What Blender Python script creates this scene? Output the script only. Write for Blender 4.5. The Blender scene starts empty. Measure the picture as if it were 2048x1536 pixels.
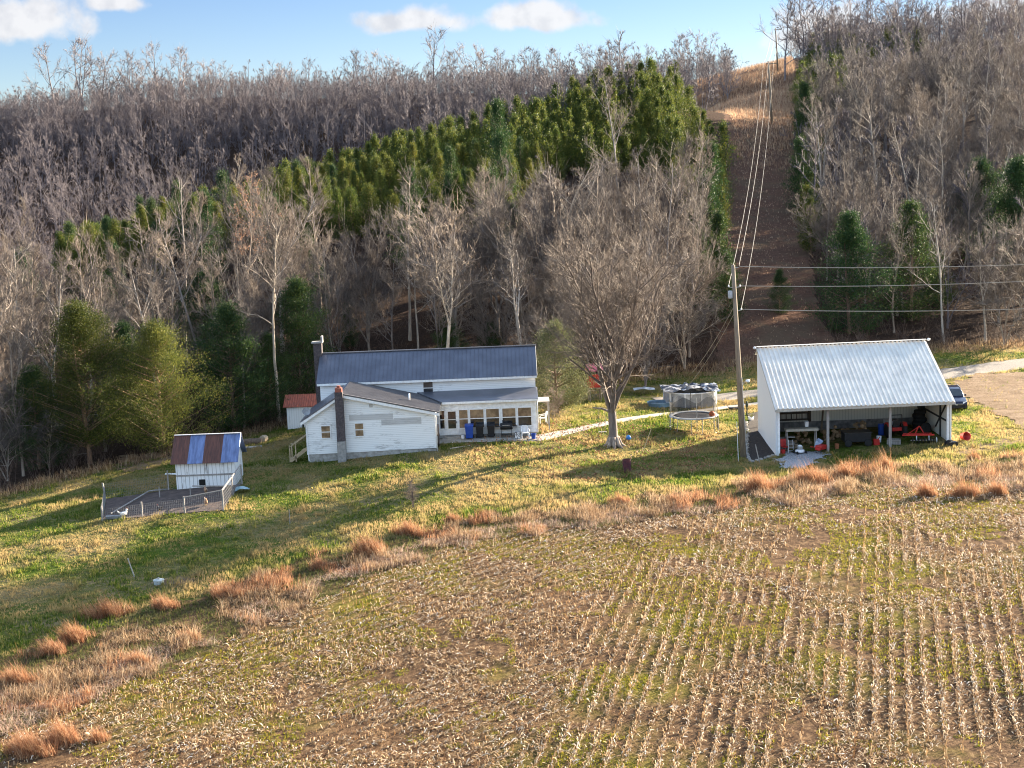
import bpy, bmesh, math, random
import numpy as np
from mathutils import Vector, Matrix, Euler

random.seed(7)
RNG = np.random.default_rng(7)
sc = bpy.context.scene
COL = sc.collection
R = math.radians
PI = math.pi

# ------------------------------------------------------------------ camera
FPX, PITCH, ROLL, H = 2840.0, R(8.4), R(2.2), 21.0
_F = Vector((0, math.cos(PITCH), -math.sin(PITCH)))
_R0 = Vector((1, 0, 0)); _U0 = Vector((0, math.sin(PITCH), math.cos(PITCH)))
_Rr = _R0 * math.cos(ROLL) - _U0 * math.sin(ROLL)
_Uu = _U0 * math.cos(ROLL) + _R0 * math.sin(ROLL)
cam_d = bpy.data.cameras.new('camera'); cam = bpy.data.objects.new('camera', cam_d); COL.objects.link(cam)
cam_d.sensor_width = 36; cam_d.lens = 36 * FPX / 2048; cam_d.clip_start = 0.5; cam_d.clip_end = 6000
cam.matrix_world = Matrix(((_Rr.x, _Uu.x, -_F.x, 0), (_Rr.y, _Uu.y, -_F.y, 0), (_Rr.z, _Uu.z, -_F.z, H), (0, 0, 0, 1)))
sc.camera = cam

def proj(P):
    P = np.asarray(P, float).reshape(-1, 3) - np.array([0, 0, H])
    d = P @ np.array(_F)
    return np.stack([1024 + FPX * (P @ np.array(_Rr)) / d, 768 - FPX * (P @ np.array(_Uu)) / d, d], 1)

def ray(px, py):
    return _F + _Rr * ((px - 1024) / FPX) + _Uu * ((768 - py) / FPX)

def P(px, py, y):
    q = ray(px, py); t = y / q.y
    return Vector((q.x * t, y, H + q.z * t))

# ------------------------------------------------------------------ terrain
def W(px, py, d):
    p = P(px, py, d); return (p.x, p.y, p.z)
CP = [(-40, 108, -1.0), (-32, 108, -.6), (-20, 120, .3), (-15.6, 105, .05), (-15.6, 112, .5), (-5.9, 104.8, .55), (0, 109, .85), (4, 112, .9), (7.6, 107, .05),
      (19.6, 104, -.5), (26, 104, -.3), (32.6, 104, -.1), (32.6, 109, .1), (26, 110.5, -.15), (32.6, 113, .0), (19.6, 110, -.2), (37, 103, .0), (14, 112, .3), (20, 122, .3), (-22, 100, -.4), (-26, 90, -1.3), (-19, 91, -1.1),
      (-10, 95, -.5), (0, 98, -.3), (8, 98, -.45), (16, 94, -.5), (35, 97, -.2), (2, 90, -1.0), (-8, 86, -1.5), (-20, 80, -2.5),
      (-28, 75, -3.3), (-32, 88, -1.9), (-45, 82, -2.6), (0, 75, -2.3), (0, 60, -3.8), (20, 75, -1.9), (35, 80, -1.3), (30, 58, -3.3),
      (-20, 62, -4.3), (0, 45, -5.2), (0, 20, -7), (-40, 45, -6), (40, 45, -4.8), (60, 105, .5), (60, 60, -2), (52, 143, 1.2),
      (46, 138, .9), (33, 130, .6), (20, 132, .7), (0, 125, 1.2), (10, 135, 1.4), (-60, 100, -2), (-80, 60, -5), (-10, 124, 1.2), (80, 20, -6), (-80, 15, -8),
      # power line clearing
      W(1525, 640, 149), W(1520, 560, 162), W(1525, 480, 180), W(1530, 390, 202), W(1535, 300, 228), W(1544, 245, 254), W(1520, 190, 300), W(1555, 145, 345), (80, 400, 49), (90, 470, 50),
      # spur with the cedars
      W(1330, 218, 240), W(1100, 300, 222), W(900, 350, 210), W(700, 405, 200), W(450, 480, 186), W(250, 540, 175), W(120, 590, 166),
      (-22, 140, 4.5), (0, 150, 7), (15, 160, 9), (28, 165, 9.5), (-40, 130, 2), (-55, 130, 1), (-70, 140, 1), (-80, 160, 2), (-90, 120, -1),
      # valley behind the spur
      (-75, 230, 3), (-35, 255, 10), (0, 275, 18), (28, 300, 26), (50, 330, 34), (-120, 200, 0), (-160, 150, 0),
      # far slope
      (-115, 280, 12), (-110, 330, 25), W(150, 232, 385), W(400, 205, 385), W(700, 195, 395), W(0, 255, 440), (-60, 320, 22), (-20, 340, 30), (10, 360, 38), W(1000, 190, 400), W(1350, 178, 400), (-50, 460, 42), (0, 470, 45), (-120, 470, 42), (-200, 400, 38), (-200, 270, 8), (-260, 470, 40),
      # right hill
      (60, 165, 4.5), (85, 160, 4.5), (58, 200, 15), (80, 210, 18), (70, 250, 27), (95, 270, 31), W(1700, 200, 300), W(1980, 150, 320), (110, 340, 45), (130, 420, 51), (140, 200, 14), (200, 220, 20), (200, 350, 46), (260, 470, 52), (140, 100, 2), (220, 100, 3), (220, 20, -4)]
CP = np.array(CP, float)
def _tps():
    n = len(CP); X = CP[:, :2] / 100
    D2 = ((X[:, None] - X[None]) ** 2).sum(-1)
    K = 0.5 * D2 * np.log(D2 + 1e-12) + np.eye(n) * 2e-4
    Pm = np.hstack([np.ones((n, 1)), X])
    A = np.block([[K, Pm], [Pm.T, np.zeros((3, 3))]])
    return np.linalg.solve(A, np.r_[CP[:, 2], 0, 0, 0])
_w = _tps()
def vn(x, y, s, seed=0):
    """value noise, vectorised, 0..1"""
    x = np.asarray(x, float) / s + seed * 17.3; y = np.asarray(y, float) / s - seed * 9.7
    xi = np.floor(x).astype(np.int64); yi = np.floor(y).astype(np.int64); fx = x - xi; fy = y - yi
    fx = fx * fx * (3 - 2 * fx); fy = fy * fy * (3 - 2 * fy)
    def hsh(a, b):
        h = (a * 374761393 + b * 668265263 + seed * 1013904223) & 0xffffffff
        h = ((h ^ (h >> 13)) * 1274126177) & 0xffffffff
        return ((h ^ (h >> 16)) & 0xffff) / 65535.0
    return (hsh(xi, yi) * (1 - fx) + hsh(xi + 1, yi) * fx) * (1 - fy) + (hsh(xi, yi + 1) * (1 - fx) + hsh(xi + 1, yi + 1) * fx) * fy
def hz(x, y):
    x = np.atleast_1d(np.asarray(x, float)).ravel(); y = np.atleast_1d(np.asarray(y, float)).ravel()
    out = np.empty(len(x)); X = CP[:, :2] / 100; n = len(CP)
    for a in range(0, len(x), 20000):
        xs = x[a:a + 20000] / 100; ys = y[a:a + 20000] / 100
        D2 = (xs[:, None] - X[None, :, 0]) ** 2 + (ys[:, None] - X[None, :, 1]) ** 2
        out[a:a + 20000] = (0.5 * D2 * np.log(D2 + 1e-12)) @ _w[:n] + _w[n] + _w[n + 1] * xs + _w[n + 2] * ys
    k = np.clip((y - 140) / 40, 0, 1)
    out += (vn(x, y, 14, 3) - .5) * (.15 + 1.6 * k) + (vn(x, y, 3.1, 5) - .5) * .12
    return out
def h1(x, y): return float(hz(x, y)[0])
def at(px, py):
    q = ray(px, py); t = np.arange(25, 700, .25)
    x = q.x * t; y = q.y * t; z = H + q.z * t
    m = (z - hz(x, y)) < 0
    i = int(np.argmax(m)) if m.any() else len(t) - 1
    return Vector((x[i], y[i], h1(x[i], y[i])))

_ls = np.array([(-200, 64), (-60, 66), (-30, 72.5), (-24, 75.5), (-19, 79), (-14, 83), (-9, 86.5), (-3, 90), (3, 91.5), (9, 93), (16, 95.2), (22, 98), (27, 98.6), (33, 97.6), (45, 99.5), (80, 103), (250, 110)])
def lawn_edge(x): return np.interp(x, _ls[:, 0], _ls[:, 1])       # lawn / rough margin
def margin_w(x): return np.interp(x, [-40, -25, -15, -8, 0, 10, 20, 35, 60], [12.5, 11.5, 8.5, 5.2, 4.2, 5.2, 6.8, 7.2, 7])
_tl = np.array([(-250, 70), (-60, 88), (-45, 97), (-38, 103.5), (-32, 109), (-27, 113), (-20, 121), (-10, 124), (0, 126), (5, 131), (12, 135), (20, 136.5), (30, 139), (45, 144), (60, 149), (80, 155), (250, 170)])
def treeline(x): return np.interp(x, _tl[:, 0], _tl[:, 1])
def clear_l(y): return np.interp(y, [130, 150, 180, 230, 262, 290, 320, 400], [20, 23, 28.2, 37, 40.5, 38, 42, 55])
def clear_r(y): return np.interp(y, [130, 150, 180, 230, 262, 300, 350, 400], [33, 32, 37, 46.5, 53, 61, 71, 80])

# ------------------------------------------------------------------ helpers: materials
def nm(name):
    m = bpy.data.materials.new(name); m.use_nodes = True
    nt = m.node_tree; b = nt.nodes['Principled BSDF']; return m, nt, b
def noise(nt, scale, detail=4, rough=.55, coord='Object', vec=None, sc3=None):
    n = nt.nodes.new('ShaderNodeTexNoise'); n.inputs['Scale'].default_value = scale; n.inputs['Detail'].default_value = detail; n.inputs['Roughness'].default_value = rough
    tc = nt.nodes.new('ShaderNodeTexCoord'); src = tc.outputs[coord]
    if sc3:
        mp = nt.nodes.new('ShaderNodeMapping'); mp.inputs['Scale'].default_value = sc3; nt.links.new(src, mp.inputs['Vector']); src = mp.outputs['Vector']
    nt.links.new(src, n.inputs['Vector']); return n.outputs['Fac']
def ramp(nt, fac, stops, interp='LINEAR'):
    r = nt.nodes.new('ShaderNodeValToRGB'); el = r.color_ramp; el.interpolation = interp
    while len(el.elements) < len(stops): el.elements.new(.5)
    for e, (p, c) in zip(el.elements, stops):
        e.position = p; e.color = (*c, 1) if len(c) == 3 else c
    nt.links.new(fac, r.inputs['Fac']); return r.outputs['Color']
def g(v): return (v, v, v)
def mix(nt, fac, a, b, blend='MIX'):
    m = nt.nodes.new('ShaderNodeMix'); m.data_type = 'RGBA'; m.blend_type = blend
    for s, v in ((m.inputs[0], fac), (m.inputs[6], a), (m.inputs[7], b)):
        if hasattr(v, 'is_linked'): nt.links.new(v, s)
        elif isinstance(v, (int, float)): s.default_value = v
        else: s.default_value = (*v, 1)
    return m.outputs[2]
def math_(nt, op, a, b=None):
    m = nt.nodes.new('ShaderNodeMath'); m.operation = op
    for s, v in ((m.inputs[0], a), (m.inputs[1], b)):
        if v is None: continue
        if hasattr(v, 'is_linked'): nt.links.new(v, s)
        else: s.default_value = v
    return m.outputs[0]
def bump(nt, b, hgt, strength=.5, dist=.05):
    n = nt.nodes.new('ShaderNodeBump'); n.inputs['Strength'].default_value = strength; n.inputs['Distance'].default_value = dist
    nt.links.new(hgt, n.inputs['Height']); nt.links.new(n.outputs['Normal'], b.inputs['Normal'])
def translucent(nt, b, col, amt):
    t = nt.nodes.new('ShaderNodeBsdfTranslucent'); ms = nt.nodes.new('ShaderNodeMixShader'); ms.inputs[0].default_value = amt
    if hasattr(col, 'is_linked'): nt.links.new(col, t.inputs['Color'])
    else: t.inputs['Color'].default_value = (*col, 1)
    out = nt.nodes['Material Output']
    nt.links.new(b.outputs[0], ms.inputs[1]); nt.links.new(t.outputs[0], ms.inputs[2]); nt.links.new(ms.outputs[0], out.inputs['Surface'])
MATS = {}
def M(name, c, c2=None, scale=6, rough=.7, metal=0.0, bmp=0.0, sc3=None, lo=.35, hi=.65, spec=.3):
    """plain worn surface: two tones through noise, slight roughness change and bump"""
    if name in MATS: return MATS[name]
    m, nt, b = nm(name)
    c2 = c2 or tuple(x * .72 for x in c)
    f = noise(nt, scale, 5, .6, sc3=sc3)
    col = ramp(nt, f, [(lo, c2), (hi, c)])
    nt.links.new(col, b.inputs['Base Color']); b.inputs['Roughness'].default_value = rough; b.inputs['Metallic'].default_value = metal
    b.inputs['Specular IOR Level'].default_value = spec
    if bmp: bump(nt, b, f, bmp, .03)
    MATS[name] = m; return m
def rand_island(nt):
    gm = nt.nodes.new('ShaderNodeNewGeometry'); return gm.outputs['Random Per Island']
def blades_mat(name, stops, trans=.4, rough=.6, patch=None, pscale=.25):
    m, nt, b = nm(name)
    col = ramp(nt, rand_island(nt), stops)
    if patch:
        col = mix(nt, ramp(nt, noise(nt, pscale, 3), [(.42, g(0)), (.58, g(1))]), col, patch)
    nt.links.new(col, b.inputs['Base Color']); b.inputs['Roughness'].default_value = rough; b.inputs['Specular IOR Level'].default_value = .15
    if trans: translucent(nt, b, col, trans)
    MATS[name] = m; return m

# ------------------------------------------------------------------ helpers: meshes and objects
class MB:
    def __init__(s): s.v = []; s.f = []
    def add(s, vs, fs):
        o = len(s.v); s.v += [tuple(p) for p in vs]; s.f += [tuple(i + o for i in q) for q in fs]; return s
    def box(s, x0, x1, y0, y1, z0, z1, rz=0, c=None):
        vs = [Vector((x, y, z)) for z in (z0, z1) for x, y in ((x0, y0), (x1, y0), (x1, y1), (x0, y1))]
        if rz:
            c = c or Vector(((x0 + x1) / 2, (y0 + y1) / 2, 0)); Rm = Matrix.Rotation(rz, 3, 'Z'); vs = [Rm @ (p - c) + c for p in vs]
        return s.add(vs, [(0, 3, 2, 1), (4, 5, 6, 7), (0, 1, 5, 4), (1, 2, 6, 5), (2, 3, 7, 6), (3, 0, 4, 7)])
    def prism(s, poly, vec):
        n = len(poly); a = [Vector(p) for p in poly]; vec = Vector(vec)
        nrm = Vector((0, 0, 0))
        for i in range(n): nrm += a[i].cross(a[(i + 1) % n])
        if nrm.dot(vec) > 0: a.reverse()
        b = [p + vec for p in a]
        fs = [tuple(range(n)), tuple(range(2 * n - 1, n - 1, -1))] + [((i + 1) % n, i, n + i, n + (i + 1) % n) for i in range(n)]
        return s.add(a + b, fs)
    def bar(s, p0, p1, w, h=None):
        h = h or w; p0 = Vector(p0); p1 = Vector(p1); d = (p1 - p0).normalized()
        u = d.cross(Vector((0, 0, 1)));
        if u.length < 1e-4: u = Vector((1, 0, 0))
        u.normalize(); v = u.cross(d)
        q = [u * (w / 2 * a) + v * (h / 2 * b_) for a, b_ in ((-1, -1), (1, -1), (1, 1), (-1, 1))]
        return s.add([p0 + k for k in q] + [p1 + k for k in q], [(3, 2, 1, 0), (4, 5, 6, 7), (0, 1, 5, 4), (1, 2, 6, 5), (2, 3, 7, 6), (3, 0, 4, 7)])
    def tube(s, pts, rad, n=6, cap=True, closed=False):
        pts = [Vector(p) for p in pts]; k = len(pts)
        if not hasattr(rad, '__len__'): rad = [rad] * k
        o = len(s.v); up = None
        for i, p in enumerate(pts):
            if closed: d = pts[(i + 1) % k] - pts[i - 1]
            else: d = pts[min(i + 1, k - 1)] - pts[max(i - 1, 0)]
            d.normalize()
            if up is None:
                up = d.orthogonal().normalized()
            up = (up - d * up.dot(d)).normalized(); w = d.cross(up)
            for j in range(n):
                a = 2 * PI * j / n; s.v.append(tuple(p + (up * math.cos(a) + w * math.sin(a)) * rad[i]))
        for i in range(k if closed else k - 1):
            i2 = (i + 1) % k
            for j in range(n):
                j2 = (j + 1) % n; s.f.append((o + i * n + j, o + i * n + j2, o + i2 * n + j2, o + i2 * n + j))
        if cap and not closed:
            s.f.append(tuple(o + j for j in range(n - 1, -1, -1))); s.f.append(tuple(o + (k - 1) * n + j for j in range(n)))
        return s
    def lathe(s, prof, n=16, c=(0, 0, 0), axis='z', cap=True):
        o = len(s.v)
        for r_, z in prof:
            for j in range(n):
                a = 2 * PI * j / n; x, y = r_ * math.cos(a), r_ * math.sin(a)
                p = (x, y, z) if axis == 'z' else ((z, x, y) if axis == 'x' else (y, z, x))
                s.v.append((p[0] + c[0], p[1] + c[1], p[2] + c[2]))
        for i in range(len(prof) - 1):
            for j in range(n):
                j2 = (j + 1) % n; s.f.append((o + i * n + j, o + i * n + j2, o + (i + 1) * n + j2, o + (i + 1) * n + j))
        if cap:
            s.f.append(tuple(o + j for j in range(n - 1, -1, -1))); s.f.append(tuple(o + (len(prof) - 1) * n + j for j in range(n)))
        return s
    def build(s, name, mat, parent=None, off=None, smooth=False, bevel=0, label=None):
        me = bpy.data.meshes.new(name); v = s.v
        if off is not None: v = [(a - off[0], b - off[1], c - off[2]) for a, b, c in v]
        me.from_pydata(v, [], s.f); me.materials.append(mat)
        if smooth: me.polygons.foreach_set('use_smooth', [True] * len(me.polygons))
        if bevel:
            bm = bmesh.new(); bm.from_mesh(me)
            bmesh.ops.bevel(bm, geom=list(bm.edges), offset=bevel, segments=2, profile=.6, affect='EDGES', clamp_overlap=True); bm.to_mesh(me); bm.free()
        me.update()
        o = bpy.data.objects.new(name, me); COL.objects.link(o)
        if parent is not None: o.parent = parent
        if label: o['label'] = label
        return o
def npmesh(name, V, Fq, mat, nper=4, smooth=False):
    """big mesh from arrays: V (n,3), Fq (m,nper)"""
    me = bpy.data.meshes.new(name); V = np.ascontiguousarray(V, np.float32); Fq = np.ascontiguousarray(Fq, np.int32)
    me.vertices.add(len(V)); me.vertices.foreach_set('co', V.ravel())
    me.loops.add(Fq.size); me.loops.foreach_set('vertex_index', Fq.ravel())
    me.polygons.add(len(Fq)); me.polygons.foreach_set('loop_start', np.arange(0, Fq.size, nper, dtype=np.int32))
    me.update(calc_edges=True); me.materials.append(mat)
    if smooth: me.polygons.foreach_set('use_smooth', np.ones(len(Fq), bool))
    return me
def npobj(name, V, Fq, mat, nper=4, smooth=False):
    o = bpy.data.objects.new(name, npmesh(name, V, Fq, mat, nper, smooth)); COL.objects.link(o); return o
def tag(o, label, cat, group=None, kind=None):
    o['label'] = label; o['category'] = cat
    if group: o['group'] = group
    if kind: o['kind'] = kind
    return o
def thing(name, label, cat, loc=(0, 0, 0), rz=0, group=None, kind=None):
    o = bpy.data.objects.new(name, None); COL.objects.link(o); o.location = loc; o.rotation_euler = (0, 0, rz); o.empty_display_size = .3
    return tag(o, label, cat, group, kind)
def struct(o): o['kind'] = 'structure'; return o
def stuff(o, label, cat):
    return tag(o, label, cat, kind='stuff')
def copy_tree(o, parent=None):
    c = o.copy(); COL.objects.link(c)
    if parent is not None: c.parent = parent
    for ch in o.children: copy_tree(ch, c)
    return c
def gpos(x, y, dz=0): return Vector((x, y, h1(x, y) + dz))

# ------------------------------------------------------------------ world and sun
SUN_EL, SUN_AZ = R(18.5), R(53)          # azimuth measured from +Y towards +X
sd = Vector((math.sin(SUN_AZ) * math.cos(SUN_EL), math.cos(SUN_AZ) * math.cos(SUN_EL), math.sin(SUN_EL)))
sun_d = bpy.data.lights.new('sun', 'SUN'); sun = bpy.data.objects.new('sun', sun_d); COL.objects.link(sun)
sun_d.energy = 5.0; sun_d.angle = R(.5); sun_d.color = (1.0, .86, .66)
sun.rotation_euler = sd.to_track_quat('Z', 'Y').to_euler(); sun.location = (60, 60, 80)
world = bpy.data.worlds.new('World'); sc.world = world; world.use_nodes = True
nt = world.node_tree; bg = nt.nodes['Background']
sky = nt.nodes.new('ShaderNodeTexSky'); sky.sky_type = 'NISHITA'; sky.sun_disc = False
sky.sun_elevation = SUN_EL; sky.sun_rotation = SUN_AZ; sky.altitude = 300; sky.air_density = 1.0; sky.dust_density = .15; sky.ozone_density = 3.0
bg.inputs['Strength'].default_value = .15
tc = nt.nodes.new('ShaderNodeTexCoord')
def cloud(px, py, w, h, seed):
    d = ray(px, py).normalized(); r_ = Vector((d.y, -d.x, 0)).normalized(); u_ = r_.cross(d)
    def dot(vec, k):
        n = nt.nodes.new('ShaderNodeVectorMath'); n.operation = 'DOT_PRODUCT'; nt.links.new(tc.outputs['Generated'], n.inputs[0]); n.inputs[1].default_value = vec / k; return n.outputs['Value']
    a = dot(r_, w / FPX); b = dot(u_, h / FPX)
    # flat underside: the lower half falls off faster
    b = math_(nt, 'ADD', b, 0.0)
    bneg = math_(nt, 'MULTIPLY', math_(nt, 'MINIMUM', b, 0.0), 1.5); bpos = math_(nt, 'MAXIMUM', b, 0.0); b = math_(nt, 'ADD', bneg, bpos)
    rr = math_(nt, 'SQRT', math_(nt, 'ADD', math_(nt, 'MULTIPLY', a, a), math_(nt, 'MULTIPLY', b, b)))
    fw = dot(d, 1.0)
    n = nt.nodes.new('ShaderNodeTexNoise'); n.inputs['Scale'].default_value = 42; n.inputs['Detail'].default_value = 9; n.inputs['Roughness'].default_value = .5
    nt.links.new(tc.outputs['Generated'], n.inputs['Vector'])
    e = math_(nt, 'ADD', rr, math_(nt, 'MULTIPLY', math_(nt, 'SUBTRACT', n.outputs['Fac'], .5), 1.9))
    mr = nt.nodes.new('ShaderNodeMapRange'); mr.interpolation_type = 'SMOOTHSTEP'
    nt.links.new(e, mr.inputs['Value']); mr.inputs['From Min'].default_value = 1.1; mr.inputs['From Max'].default_value = .5
    return math_(nt, 'MULTIPLY', mr.outputs['Result'], math_(nt, 'GREATER_THAN', fw, 0.0))
m_ = None
for i, c in enumerate([(40, 40, 150, 60), (235, 8, 75, 28), (830, 44, 105, 32), (1085, 38, 135, 36), (1640, 70, 120, 60), (-300, 60, 200, 60), (2000, 20, 150, 40), (1420, -160, 240, 60), (520, -220, 300, 70)]):
    k = cloud(*c, i); m_ = k if m_ is None else math_(nt, 'MAXIMUM', m_, k)
sep = nt.nodes.new('ShaderNodeSeparateXYZ'); nt.links.new(tc.outputs['Generated'], sep.inputs[0])
el = ramp(nt, sep.outputs['Z'], [(.0, (.215, .205, .212)), (.06, (.185, .183, .200)), (.13, (.152, .155, .188)), (.35, (1.2, .88, .67))])
skyc = mix(nt, 1.0, sky.outputs['Color'], el, 'MULTIPLY')
cn = nt.nodes.new('ShaderNodeTexNoise'); cn.inputs['Scale'].default_value = 70; cn.inputs['Detail'].default_value = 7; nt.links.new(tc.outputs['Generated'], cn.inputs['Vector'])
cl = mix(nt, math_(nt, 'MULTIPLY', m_, .88), skyc, ramp(nt, cn.outputs['Fac'], [(.3, (.86, .86, .90)), (.6, (1.12, 1.10, 1.10))]))
nt.links.new(cl, bg.inputs['Color'])
sc.view_settings.view_transform = 'Standard'; sc.view_settings.look = 'None'; sc.view_settings.gamma = 1; sc.view_settings.use_curve_mapping = False
sc.view_settings.exposure = 2.55
sc.cycles.max_bounces = 6; sc.cycles.transparent_max_bounces = 8; sc.cycles.use_denoising = True; sc.cycles.denoiser = 'OPENIMAGEDENOISE'; sc.cycles.denoising_input_passes = 'RGB_ALBEDO_NORMAL'; sc.cycles.denoising_prefilter = 'ACCURATE'; sc.cycles.filter_width = 1.1

# ------------------------------------------------------------------ ground sheets
def axis_pts(segs):
    out = []
    for a, b, s in segs: out.append(np.arange(a, b - 1e-6, s))
    return np.concatenate(out + [[segs[-1][1]]])
gx = axis_pts([(-700, -260, 40), (-260, -70, 5), (-70, -46, 1.2), (-46, 56, .4), (56, 80, 1.2), (80, 260, 5), (260, 700, 40)])
gy = axis_pts([(-20, 30, 5), (30, 44, 1), (44, 128, .4), (128, 160, 1.0), (160, 300, 2.0), (300, 500, 4), (500, 900, 40)])
GX, GY = np.meshgrid(gx, gy); GZ = hz(np.clip(GX, -260, 260), np.clip(GY, -20, 490)).reshape(GX.shape)
nx, ny = len(gx), len(gy)
V = np.stack([GX.ravel(), GY.ravel(), GZ.ravel()], 1)
ii = (np.arange(ny - 1)[:, None] * nx + np.arange(nx - 1)[None]).ravel()
Fq = np.stack([ii, ii + 1, ii + nx + 1, ii + nx], 1)
C = V[Fq].mean(1); jx = C[:, 0]; jy = C[:, 1] + (vn(C[:, 0], C[:, 1], 1.3, 1) - .5) * 2.2
le = lawn_edge(jx); mw = margin_w(jx)
zone = np.full(len(Fq), 3)
zone[(C[:, 1] > 128) & (jx > clear_l(C[:, 1]) - 1) & (jx < clear_r(C[:, 1]) + 1) & (C[:, 1] < 400)] = 4
zone[jy < treeline(jx)] = 1
zone[jy < le] = 2
zone[jy < le - mw] = 0

def m_field():
    m, nt, b = nm('stubble_soil')
    n1 = noise(nt, .16, 5, .6); n2 = noise(nt, 3.2, 6, .7); n3 = noise(nt, 14, 4, .7)
    c = ramp(nt, n2, [(.3, (.042, .025, .017)), (.5, (.13, .076, .042)), (.7, (.29, .185, .10))])
    c = mix(nt, ramp(nt, n1, [(.50, g(0)), (.66, g(.75))]), c, ramp(nt, n3, [(.35, (.085, .085, .014)), (.65, (.25, .21, .035))]))
    nt.links.new(c, b.inputs['Base Color']); b.inputs['Roughness'].default_value = .95; b.inputs['Specular IOR Level'].default_value = .05
    bump(nt, b, math_(nt, 'ADD', n2, math_(nt, 'MULTIPLY', n3, .5)), 1.0, .25); return m
def m_lawn():
    m, nt, b = nm('lawn_ground')
    n1 = noise(nt, .12, 4, .55, sc3=(1, 1.8, 1)); n2 = noise(nt, 1.6, 6, .65, sc3=(1, 2.2, 1)); n3 = noise(nt, 9, 4, .7)
    c = ramp(nt, n3, [(.3, (.035, .068, .010)), (.7, (.10, .128, .018))])
    k = math_(nt, 'ADD', math_(nt, 'MULTIPLY', n1, .7), math_(nt, 'MULTIPLY', n2, .45))
    c = mix(nt, ramp(nt, k, [(.52, g(0)), (.68, g(.9))]), c, ramp(nt, n3, [(.3, (.18, .125, .06)), (.7, (.30, .23, .12))]))
    nt.links.new(c, b.inputs['Base Color']); b.inputs['Roughness'].default_value = .95; b.inputs['Specular IOR Level'].default_value = .05
    bump(nt, b, math_(nt, 'ADD', n2, math_(nt, 'MULTIPLY', n3, .4)), 1.0, .22); return m
def m_margin():
    m, nt, b = nm('rough_margin_ground')
    n1 = noise(nt, .5, 5, .6, sc3=(1, 1.6, 1)); n3 = noise(nt, 7, 5, .7)
    c = ramp(nt, n3, [(.3, (.06, .035, .02)), (.7, (.26, .16, .09))])
    c = mix(nt, ramp(nt, n1, [(.5, g(0)), (.62, g(.7))]), c, (.07, .075, .025))
    nt.links.new(c, b.inputs['Base Color']); b.inputs['Roughness'].default_value = 1; b.inputs['Specular IOR Level'].default_value = .05
    bump(nt, b, math_(nt, 'ADD', n1, n3), 1.0, .3); return m
def m_hill():
    m, nt, b = nm('leaf_litter_ground')
    n1 = noise(nt, .3, 5, .6); n3 = noise(nt, 4, 6, .75)
    c = ramp(nt, n3, [(.28, (.018, .012, .009)), (.55, (.055, .034, .024)), (.75, (.115, .072, .048))])
    c = mix(nt, ramp(nt, n1, [(.45, g(0)), (.6, g(.5))]), c, (.065, .040, .028))
    nt.links.new(c, b.inputs['Base Color']); b.inputs['Roughness'].default_value = 1; b.inputs['Specular IOR Level'].default_value = .05
    bump(nt, b, n3, 1.0, .4); return m
def m_clear():
    m, nt, b = nm('clearing_ground'); n1 = noise(nt, .2, 5, .6); n3 = noise(nt, 3, 6, .75)
    c = ramp(nt, n3, [(.3, (.065, .035, .025)), (.55, (.135, .074, .050)), (.75, (.22, .135, .09))])
    c = mix(nt, ramp(nt, n1, [(.48, g(0)), (.62, g(.6))]), c, (.13, .095, .06))
    nt.links.new(c, b.inputs['Base Color']); b.inputs['Roughness'].default_value = 1; b.inputs['Specular IOR Level'].default_value = .05
    bump(nt, b, n3, 1.0, .3); return m
for zi, nme, mt in ((0, 'field', m_field()), (2, 'field_margin_ground', m_margin()), (1, 'lawn', m_lawn()), (3, 'hill_ground', m_hill()), (4, 'clearing', m_clear())):
    fq = Fq[zone == zi]; used, inv = np.unique(fq, return_inverse=True)
    struct(npobj(nme, V[used], inv.reshape(fq.shape), mt, smooth=True))

def drape(name, pts, width, mat, dz=.035, step=.35, nacross=7, ragged=.0):
    """a strip laid on the ground along a polyline; width may be a list"""
    pts = np.array(pts, float); seg = np.r_[0, np.cumsum(np.hypot(*np.diff(pts[:, :2], axis=0).T))]
    w = np.broadcast_to(np.asarray(width, float), len(pts)); n = int(seg[-1] / step) + 2; s = np.linspace(0, seg[-1], n)
    # smooth resample
    x = np.interp(s, seg, pts[:, 0]); y = np.interp(s, seg, pts[:, 1]); ww = np.interp(s, seg, w)
    for _ in range(6):
        x[1:-1] = (x[:-2] + 2 * x[1:-1] + x[2:]) / 4; y[1:-1] = (y[:-2] + 2 * y[1:-1] + y[2:]) / 4
    tx = np.gradient(x); ty = np.gradient(y); L = np.hypot(tx, ty); nxx, nyy = -ty / L, tx / L
    k = np.linspace(-.5, .5, nacross)
    rag = 1 + ragged * (np.stack([vn(s, s * 0, 1.1, 2), vn(s, s * 0 + 9, 1.1, 4)], 1) - .5) * 2
    wl = np.where(k[None] < 0, rag[:, :1], rag[:, 1:])
    X = x[:, None] + nxx[:, None] * k * ww[:, None] * wl; Y = y[:, None] + nyy[:, None] * k * ww[:, None] * wl
    Z = hz(X, Y).reshape(X.shape) + dz
    Z[:, 0] -= dz + .05; Z[:, -1] -= dz + .05
    i0 = (np.arange(n - 1)[:, None] * nacross + np.arange(nacross - 1)[None]).ravel()
    return struct(npobj(name, np.stack([X.ravel(), Y.ravel(), Z.ravel()], 1), np.stack([i0, i0 + 1, i0 + nacross + 1, i0 + nacross], 1), mat, smooth=True))
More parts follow.
